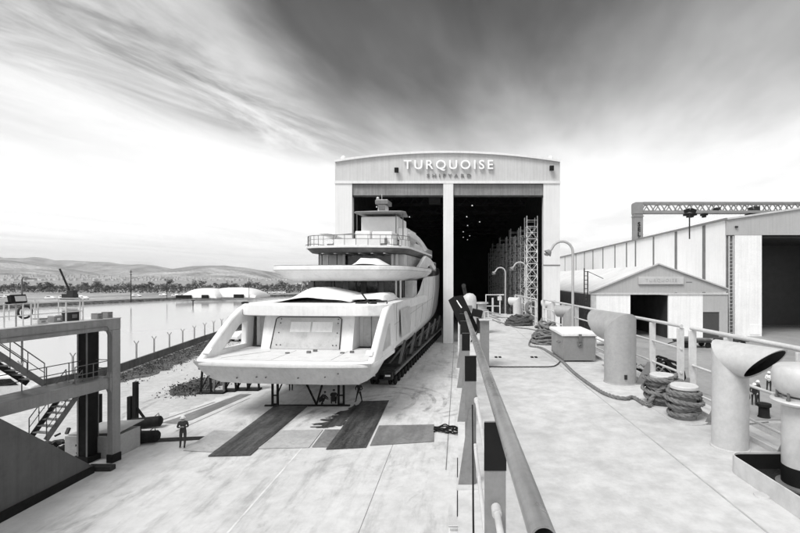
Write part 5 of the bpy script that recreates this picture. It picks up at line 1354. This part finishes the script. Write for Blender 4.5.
for x_a, x_b in ((xL+.9, sx(630.5)), (sx(668.5), sx(703))):
    b = MB(); b.bx(x_a, x_b, .06, .35, 0, sz(294.7)); b.build('front_panel', M['shed_panel'], sh_, smooth=False)
b = MB(); b.bx(xL, xL+.88, .04, .35, 0, sz(294.7)); b.build('corner_panel', M['rail_paint'], sh_, smooth=False)
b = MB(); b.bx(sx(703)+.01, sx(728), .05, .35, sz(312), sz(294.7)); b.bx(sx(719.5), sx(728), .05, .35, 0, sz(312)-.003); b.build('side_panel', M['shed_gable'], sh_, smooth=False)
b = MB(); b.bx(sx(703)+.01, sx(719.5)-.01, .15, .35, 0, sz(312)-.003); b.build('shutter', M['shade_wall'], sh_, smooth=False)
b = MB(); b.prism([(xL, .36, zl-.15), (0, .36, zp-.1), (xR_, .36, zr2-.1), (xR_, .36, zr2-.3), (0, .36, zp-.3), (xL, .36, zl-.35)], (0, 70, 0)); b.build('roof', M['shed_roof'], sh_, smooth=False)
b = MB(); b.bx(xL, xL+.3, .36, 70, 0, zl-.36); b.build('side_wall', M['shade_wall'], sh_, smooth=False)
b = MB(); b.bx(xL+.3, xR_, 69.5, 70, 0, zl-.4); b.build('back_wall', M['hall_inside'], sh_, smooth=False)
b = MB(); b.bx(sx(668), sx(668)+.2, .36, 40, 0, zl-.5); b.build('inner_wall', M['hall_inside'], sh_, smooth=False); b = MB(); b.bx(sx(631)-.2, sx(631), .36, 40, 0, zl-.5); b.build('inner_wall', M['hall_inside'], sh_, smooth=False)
b = MB(); b.bx(sx(638), sx(683), -.3, -.005, sz(284.3), sz(277)); sb = b.build('name_board', M['vent_white'], sh_, bevel=.04)
letters('TURQUOISE', .72, .02, M['dock_side'], sb, ((sx(645)+sx(676))/2, -.315, sz(280.5)), (R(90), 0, 0), width=sx(676)-sx(645), bold=.004, space=1.5)
b = MB(); b.bx(sx(686), sx(692), -.02, -.005, sz(282.6), sz(281.8)); b.build('small_plate', M['mid_steel'], sh_, smooth=False)
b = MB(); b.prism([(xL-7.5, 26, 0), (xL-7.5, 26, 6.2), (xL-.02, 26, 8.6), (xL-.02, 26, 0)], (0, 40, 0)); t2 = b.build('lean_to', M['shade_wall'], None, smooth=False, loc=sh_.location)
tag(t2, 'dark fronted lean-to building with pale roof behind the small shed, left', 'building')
b = MB(); b.prism([(xL-7.9, 25.7, 6.1), (xL-7.9, 25.7, 6.35), (xL-.02, 25.7, 8.9), (xL-.02, 25.7, 8.63)], (0, 41, 0)); b.build('roof', M['shed_roof'], t2, smooth=False)
p = W(586, 337, 72); p.z = 0; t = thing('stayed_mast', 'dark ladder-like mast with a diagonal stay at the left corner of the small shed', 'mast', p); hgt = H-(266-CY)/F*72
b = MB(); b.bx(-.35, -.2, -.1, .1, 0, hgt*.97); b.bx(.2, .35, -.1, .1, 0, hgt*.93)
for k in range(16): b.bx(-.2, .2, -.05, .05, .5+k*.7, .6+k*.7)
b.build('ladder', M['dark_steel'], t, smooth=False)
b = MB(); b.tube([(.2, 0, hgt*.93), (3.0, .5, 9.9)], .05, 6); b.build('stay', M['dark_steel'], t)
p = W(690, 222, 79); t = thing('roof_floodlight', 'small dark twin floodlight on a pole above the long white wall', 'floodlight', (p.x+4.9, 79, 21.0)); 
b = MB(); zz_ = H-(213-CY)/F*79-21; b.cyl((0, 0, -4), (0, 0, zz_), .12, n=8); b.build('pole', M['dark_steel'], t)
for sg in (-1, 1): b = MB(); b.box((sg*.55, -.2, zz_+.35), (.9, .5, .7), Matrix.Rotation(R(sg*18), 3, 'Y')); b.build('lamp_head', M['black_steel'], t)
t.location.x = (689.5-CX)/F*79

# gantry crane behind the long hall
GD = 150.0
gc = thing('gantry_crane', 'grey goliath gantry crane with lattice girder above the right hall roof', 'crane', ((638-CX)/F*GD, GD, 0))
GX = gc.location.x
def cz(py): return H-(py-CY)/F*GD
def cx_(px): return (px-CX)/F*GD-GX
b = MB(); b.bx(cx_(633.3), cx_(641.5), -1.3, 1.3, 0, cz(206)); b.build('leg', M['crane_grey'], gc, smooth=False)
b = MB(); b.bx(cx_(632.8), cx_(642), -1.5, 1.5, cz(217.2), cz(216.2)); b.build('leg_collar', M['crane_grey'], gc, smooth=False)
b = MB(); b.prism([(cx_(633), -1.5, cz(214)), (cx_(633), -1.5, cz(204)), (cx_(634), -1.5, cz(202.8)), (cx_(641.5), -1.5, cz(202.8)), (cx_(641.5), -1.5, cz(214))], (0, 3, 0)); b.build('girder_end', M['crane_grey'], gc, smooth=False)
xe = cx_(905); zt_, zb_ = cz(203.8), cz(212.2)
b = MB()
for y in (-1.4, 1.4): b.bx(cx_(641.5), xe, y-.25, y+.25, zt_-.25, zt_+.4); b.bx(cx_(641.5), xe, y-.3, y+.3, zb_-.5, zb_+.35)
b.build('chords', M['crane_grey'], gc, smooth=False)
for y in (-1.4, 1.4):
    b = MB(); k = 0; x = cx_(641.5); st_ = 1.9
    while x < xe-st_:
        b.bar((x, y, zb_ if k % 2 == 0 else zt_), (x+st_, y, zt_ if k % 2 == 0 else zb_), .3); k += 1; x += st_
    b.build('lattice', M['crane_grey'], gc, smooth=False)
for px, w_ in ((690, 3.6), (704, 1.4), (752, 3.4)):
    b = MB(); x = cx_(px); b.bx(x-w_/2, x+w_/2, -1.2, 1.2, zb_-1.2, zb_-.55); b.bx(x-w_/4, x+w_/4, -.8, .8, zb_-1.8, zb_-1.2); b.build('hoist', M['black_steel'], gc)
b = MB(); b.bx(cx_(751), cx_(757), -1.6, 1.6, zb_+.4, zt_-1.1); b.build('trolley', M['dark_steel'], gc)
b = MB(); b.bx(cx_(714), cx_(718), -1.6, 1.6, zb_+.6, zb_+1.4); b.build('trolley', M['dark_steel'], gc)
b = MB(); b.bx(cx_(890), cx_(905), -1.3, 1.3, 0, zb_-.52); b.build('far_leg', M['crane_grey'], gc, smooth=False)
b = MB(); b.bx(cx_(757), cx_(761), -1.2, 1.2, 0, zb_-.52); b.build('mid_leg', M['crane_grey'], gc, smooth=False)
for i, ch in enumerate('SELAH'): letters(ch, 1.95, .06, M['black_steel'], gc, (cx_(637.4), -1.38, cz(225+i*5.0)), (R(90), 0, 0), bold=.06)

# ------------------------------------------------------------------ left dock end: slab ramp, gantry, stairs
ra = thing('dock_ramp', 'big dark grey sloping steel slab at the lower left, resting on the slipway', 'ramp', (-18.75, 22.6, 0))
b = MB(); b.prism([(0, 0, .35), (0, -9.45, 8.4), (0, -14, 8.4), (0, -14, -2), (0, -3, -.5), (0, 0, .0)], (-16, 0, 0)); b.build('slab', M['slab_paint'], ra, smooth=False)
b = MB(); b.prism([(.02, .0, .0), (.02, .0, .36), (.02, -14, .55), (.02, -14, 0.0)], (.06, 0, 0)); b.build('foot_strip', M['black_steel'], ra, smooth=False)
ga = thing('access_gantry', 'grey steel access gantry with two deck levels and stairs at the left', 'gantry', (-18.62, 24.0, 0), R(-9.0))
# local: +x to the right, +y away from the viewer; runs from y=0 back towards the viewer
LG = 13
b = MB(); b.bx(-.35, .0, -LG, .25, 7.20, 7.80); b.build('top_beam', M['gantry_paint'], ga, bevel=.02)
b = MB(); b.bx(-4.2, .02, -LG, .27, 7.801, 7.84); b.build('top_deck', M['rail_paint'], ga, smooth=False)
b = MB(); b.bx(-.35, 0, -LG, -.26, 4.08, 4.66); b.build('mid_beam', M['gantry_paint'], ga, bevel=.02)
b = MB(); b.bx(-1.9, -.36, -LG, .2, 4.5, 4.58); b.build('mid_deck', M['wall_strip'], ga, smooth=False)
b = MB(); b.bx(-.33, -.002, -.25, .24, .45, 7.195); b.build('post', M['gantry_paint'], ga, bevel=.02)
b = MB(); b.bx(-.36, .03, -.28, .27, 0, .45); b.build('post_foot', M['black_steel'], ga, bevel=.02)
for (y_, z_, sy, sz_) in ((-.26, 4.67, -1, 1), (-.26, 4.07, -1, -1), (-.26, 7.19, -1, -1)):
    b = MB(); b.prism([(-.3, y_, z_), (-.3, y_+sy*.26, z_), (-.3, y_+sy*.08, z_+sz_*.08), (-.3, y_, z_+sz_*.26)], (.27, 0, 0)); b.build('fillet', M['gantry_paint'], ga, smooth=False)
b = MB(); b.tube([(.03, -LG, 7.42), (.03, -.6, 7.42), (.05, -.5, 7.3), (.05, -.45, 4.0)], .022, 8); b.build('conduit', M['mid_steel'], ga)
for y_ in (-1.6, -3.4, -5.2):
    b = MB(); b.bx(.002, .014, y_-.16, y_+.16, 7.24, 7.62)
    for q1 in (-.1, .1):
        for q2 in (7.31, 7.55): b.cyl((.014, y_+q1, q2), (.035, y_+q1, q2), .022, n=6)
    b.build('bolted_plate', M['gantry_paint'], ga)
b = MB(); b.tube([(-.15, .25, 7.84), (-.15, .29, 7.2), (-.2, .3, 5.5), (-.12, .29, 3.2), (-.2, .32, .6)], .014, 6); b.build('loose_cable', M['rubber'], ga)
# dark rear column
ci = Matrix.Rotation(R(9.0), 3, 'Z')
def GL(v): return ci @ (Vector(v)-Vector((-18.62, 24.0, 0)))
cc_ = GL((-20.35, 24.2, 0))
b = MB(); b.bx(cc_.x-.30, cc_.x+.30, cc_.y-.3, cc_.y+.3, .3, 7.19); b.build('rear_column', M['black_steel'], ga, bevel=.015)
for fx, fy in ((-.30, -.33), (.27, .303), (-.30, .303), (.27, -.33)):
    b = MB(); b.bx(cc_.x+fx-.03, cc_.x+fx+.06, cc_.y+fy, cc_.y+fy+.027, .3, 7.19); b.build('column_edge', M['gantry_paint'], ga, smooth=False)
b = MB(); b.bx(cc_.x-.5, cc_.x+.5, cc_.y-.45, cc_.y+.45, 0, .3); b.build('column_foot', M['black_steel'], ga)
# stairs: pixel guided, in the plane just behind the beam
def GP(px, py, x):                                     # pixel -> local point on the gantry plane local x
    a = (px-CX)/F; s, c = math.sin(R(9)), math.cos(R(9))
    # local x = (X+18.62)*c - (Y-24)*s
    t = (x-18.62*c-24*s)/(a*c-s); X = a*t; Y = t
    return Vector((x, (X+18.62)*s+(Y-24)*c, H-(py-CY)/F*t))
def flight(p, q, label, xw=.95):
    st = thing('stair_tmp', None, None); st.name = 'stairs'; st.parent = ga
    for o in (0, -xw):
        b = MB(); b.bar(p+Vector((o, 0, 0)), q+Vector((o, 0, 0)), .05, .26); b.build('stringer', M['dark_steel'] if o else M['mid_steel'], st, smooth=False)
    n = max(5, int(abs(p.z-q.z)/.25)); b = MB()
    for k in range(1, n):
        m_ = p.lerp(q, k/n); b.box(m_+Vector((-xw/2, 0, .02)), (xw-.06, .26, .035))
    b.build('treads', M['rail_paint'], st, smooth=False)
    for o in (.03, -xw-.03):
        b = MB(); b.tube([p+Vector((o, 0, 0)), p+Vector((o, 0, 1.0)), q+Vector((o, 0, 1.0)), q+Vector((o, 0, 0))], .025, 8); b.tube([p+Vector((o, 0, .55)), q+Vector((o, 0, .55))], .018, 8)
        for k in (1, 2, 3): m_ = p.lerp(q, k/4); b.tube([m_+Vector((o, 0, 0)), m_+Vector((o, 0, 1.0))], .018, 8)
        b.build('handrail', M['mid_steel'], st)
flight(GP(-30, 336, -1.0), GP(44, 384, -1.0), '')
flight(GP(82, 389, -.9), GP(46, 440, -.9), '')
# mid level railing
b = MB(); y0_, y1_ = -3.6, .1
for z in (5.05, 5.5): b.tube([(-1.85, -LG, z), (-1.85, y1_, z), (-.45, y1_, z)], .024, 8)
for k in range(9): y = y1_-k*1.1; b.tube([(-1.85, y, 4.55), (-1.85, y, 5.5)], .024, 8)
b.build('mid_railing', M['mid_steel'], ga)
b = MB()
for z in (5.05, 5.5): b.tube([(-.4, -1.9, z), (-.4, .1, z)], .022, 8)
for y in (-1.9, -.95, .1): b.tube([(-.4, y, 4.55), (-.4, y, 5.5)], .022, 8)
b.tube([(-.4, .2, 4.72), (-.4, .2, 4.8), (-.4, -2.2, 4.8)], .02, 6); b.build('gate_railing', M['mid_steel'], ga)
# top railing (left part) with posts
b = MB(); ye = GP(83, 321, -.3).y
for z in (8.32, 8.86): b.tube([(-.3, -LG, z), (-.3, ye, z)], .024, 8)
b.build('top_railing', M['rail_paint'], ga)
for px in (4, 16, 23, 31, 38, 66, 80, 83):
    b = MB(); y = GP(px, 322, -.3).y; b.tube([(-.3, y, 7.84), (-.3, y, 8.9)], .03, 8); b.build('top_post', M['rail_paint'], ga)
b = MB()
for z in (8.32, 8.86): b.tube([(-4.0, -LG, z), (-4.0, .2, z), (-2.6, .2, z)], .022, 8)
for k in range(8): y = .2-k*1.2; b.tube([(-4.0, y, 7.84), (-4.0, y, 8.86)], .026, 8)
b.build('rear_railing', M['rail_paint'], ga)
b = MB(); c = GP(25, 312, -.6); b.tube([c+Vector((0, math.cos(a)*.28, math.sin(a)*.28)) for a in [2*math.pi*k/16 for k in range(17)]], .05, 6); tag(b.build('life_ring', M['dark_steel'], None), 'dark life ring hung on the gantry top railing', 'life ring')
o_ = bpy.data.objects['life_ring']; o_.location = ga.location; o_.rotation_euler = ga.rotation_euler
def ontop(name, label, cat, px, wdt, ht, m, x=-.8, extra=None):
    c = GP(px, 318, x); wl = ga.matrix_basis @ Vector((x, c.y, 7.84))
    t = thing(name, label, cat, wl, R(-9)); b = MB(); b.bx(-.2, .2, -wdt/2, wdt/2, 0, ht); b.build('case', m, t, bevel=.02)
    if extra:
        b = MB(); b.bx(-.22, .22, -wdt*.42, wdt*.42, ht, ht+.06); b.bx(.2, .23, -wdt*.2, wdt*.2, ht*.3, ht*.7); b.build('lid', extra, t, bevel=.01)
    return t
ontop('junction_box', 'small grey box on the gantry end, left of the last one', 'box', 97, .32, .24, M['gantry_paint'], -.3, M['mid_steel'])
ontop('junction_box', 'last small grey box at the right end of the gantry top', 'box', 107, .32, .27, M['gantry_paint'], -.3, M['mid_steel'])
ontop('engine_box', 'dark grilled machine box on the gantry top behind the railing posts', 'machine', 71, .62, .46, M['dark_steel'], -.7, M['mid_steel'])
ontop('cable_reel', 'grey covered reel left of the dark machine on the gantry top', 'reel', 55, .4, .3, M['gantry_paint'], -.7, M['rail_paint'])
ontop('equipment_case', 'pale low case left on the gantry top by the floodlight', 'case', 40, .4, .2, M['rail_paint'], -.7, M['gantry_paint'])
c = GP(16, 318, -.3); wl = ga.matrix_basis @ Vector((-.3, c.y, 7.84))
t = thing('rail_floodlight', 'square black floodlight with pale glass on the gantry railing', 'floodlight', wl, R(-9))
b = MB(); b.cyl((0, 0, 0), (0, 0, 1.05), .03, n=8); b.build('post', M['rail_paint'], t)
b = MB(); b.box((0, .05, 1.22), (.2, .62, .38), Matrix.Rotation(R(-15), 3, 'Y')); b.bx(-.05, .05, -.4, -.2, 1.02, 1.12); b.build('housing', M['black_steel'], t, bevel=.02)
b = MB(); b.box((.11, .1, 1.24), (.012, .42, .24), Matrix.Rotation(R(-15), 3, 'Y')); b.build('glass', M['vent_white'], t)
p = W(22, 310, 40); p.z = 0
t = thing('street_lamp', 'grey street lamp with curved arm standing beyond the gantry, at left', 'street lamp', p)
zt = H-(277-CY)/F*40; sp_ = 40/F
b = MB(); b.tube([(0, 0, 0), (0, 0, zt-.25), (.06, 0, zt-.08), (.22, 0, zt), (.5, 0, zt-.02)], [.09, .06, .055, .05, .045], 10); b.build('pole', M['mid_steel'], t)
b = MB(); b.prism([(.35, -.14, zt-.24), (1.2, -.1, zt-.22), (1.2, -.1, zt-.14), (.35, -.14, zt-.08)], (0, .26, 0)); b.build('lamp_head', M['mid_steel'], t)

# debris left of the slipway
def dpos(px, py): return G(px, py)
rnd = random.Random(31)
t = thing('steel_post', 'taller dark mooring post pair beside the left dock end', 'post', G(133, 424)); b = MB(); b.bx(-.32, -.08, -.15, .15, 0, 1.9); b.bx(.05, .3, -.15, .15, 0, 2.9); b.build('beams', M['black_steel'], t, bevel=.02)
b = MB(); b.bx(-.5, .5, -.4, .4, 0, .2); b.bar((.2, 0, 1.2), (1.0, 0, .1), .12); b.build('foot', M['black_steel'], t)
t = thing('steel_post', 'single dark upright post behind the concrete block', 'post', G(98.5, 437)); b = MB(); b.bx(-.14, .14, -.14, .14, 0, 2.7); b.build('beam', M['black_steel'], t, bevel=.02); b = MB(); b.bx(-.3, .3, -.3, .3, 0, .12); b.build('foot', M['black_steel'], t)
b = MB(); b.prism([(-1.5, -.8, 0), (1.4, -.9, 0), (1.5, .9, 0), (-1.4, 1.0, 0)], (0, 0, 1.2)); b.prism([(-1.4, -.7, 1.2), (1.5, -.8, 1.35), (1.6, 1.1, 1.5), (-1.0, 1.2, 1.3)], (0, 0, .06))
tag(b.build('concrete_block', M['concrete_grey'], loc=G(103, 452), smooth=False, bevel=.06), 'pale weathered concrete block between the gantry columns', 'block')
def heap(name, label, cat, px, py, sz, m, n, seed):
    b = MB(); rnd = random.Random(seed); p = G(px, py)
    for i in range(n):
        if rnd.random() < .5: b.blob((rnd.uniform(-1, 1)*sz[0], rnd.uniform(-1, 1)*sz[1], rnd.uniform(.1, .5)*sz[2]), (rnd.uniform(.15, .5), rnd.uniform(.15, .5), rnd.uniform(.1, .4)), 1, .25, seed+i)
        else: c = Vector((rnd.uniform(-1, 1)*sz[0], rnd.uniform(-1, 1)*sz[1], rnd.uniform(.1, .8)*sz[2])); v = Vector((rnd.uniform(-1, 1), rnd.uniform(-.6, .6), rnd.uniform(-.3, .5))); b.bar(c-v*.5, c+v*.5, .08+rnd.random()*.1)
    return tag(b.build(name, m, loc=p), label, cat)
heap('scrap_heap', 'dark heap of scrap steel and fenders behind the left columns', 'scrap heap', 74, 448, (1.8, 1.4, .9), M['dark_steel'], 46, 5)
heap('scrap_heap', 'dark scrap and chains at the foot of the front gantry post', 'scrap heap', 119, 442, (1.2, 1.1, .8), M['black_steel'], 30, 8)
for px, py, sx_, lb in ((146, 428, .95, 'black rubber fender lying at the slipway edge, farther one'), (138, 444, 1.15, 'black rubber fender lying at the slipway edge, nearer one')):
    p = G(px, py); t = thing('rubber_fender', lb, 'fender', p, R(12)); b = MB(); b.tube([(-sx_, 0, .35), (-sx_*.9, 0, .35), (sx_*.9, 0, .42), (sx_, 0, .42)], [.22, .34, .34, .22], 14); b.build('body', M['rubber'], t)
    b = MB(); b.tube([(sx_*.5, .0, .7), (sx_*.7, .2, .9), (sx_*.8, .1, .6)], .04, 6); b.build('chain', M['mid_steel'], t)
b = MB(); b.prism([(-.6, -.22, 0), (.7, -.18, 0), (.7, .18, 0), (-.6, .2, 0)], (0, 0, .26)); tag(b.build('timber_beam', M['dark_steel'], loc=G(100, 470), bevel=.03), 'dark short beam on the slipway at the tip of the sloping slab', 'beam')
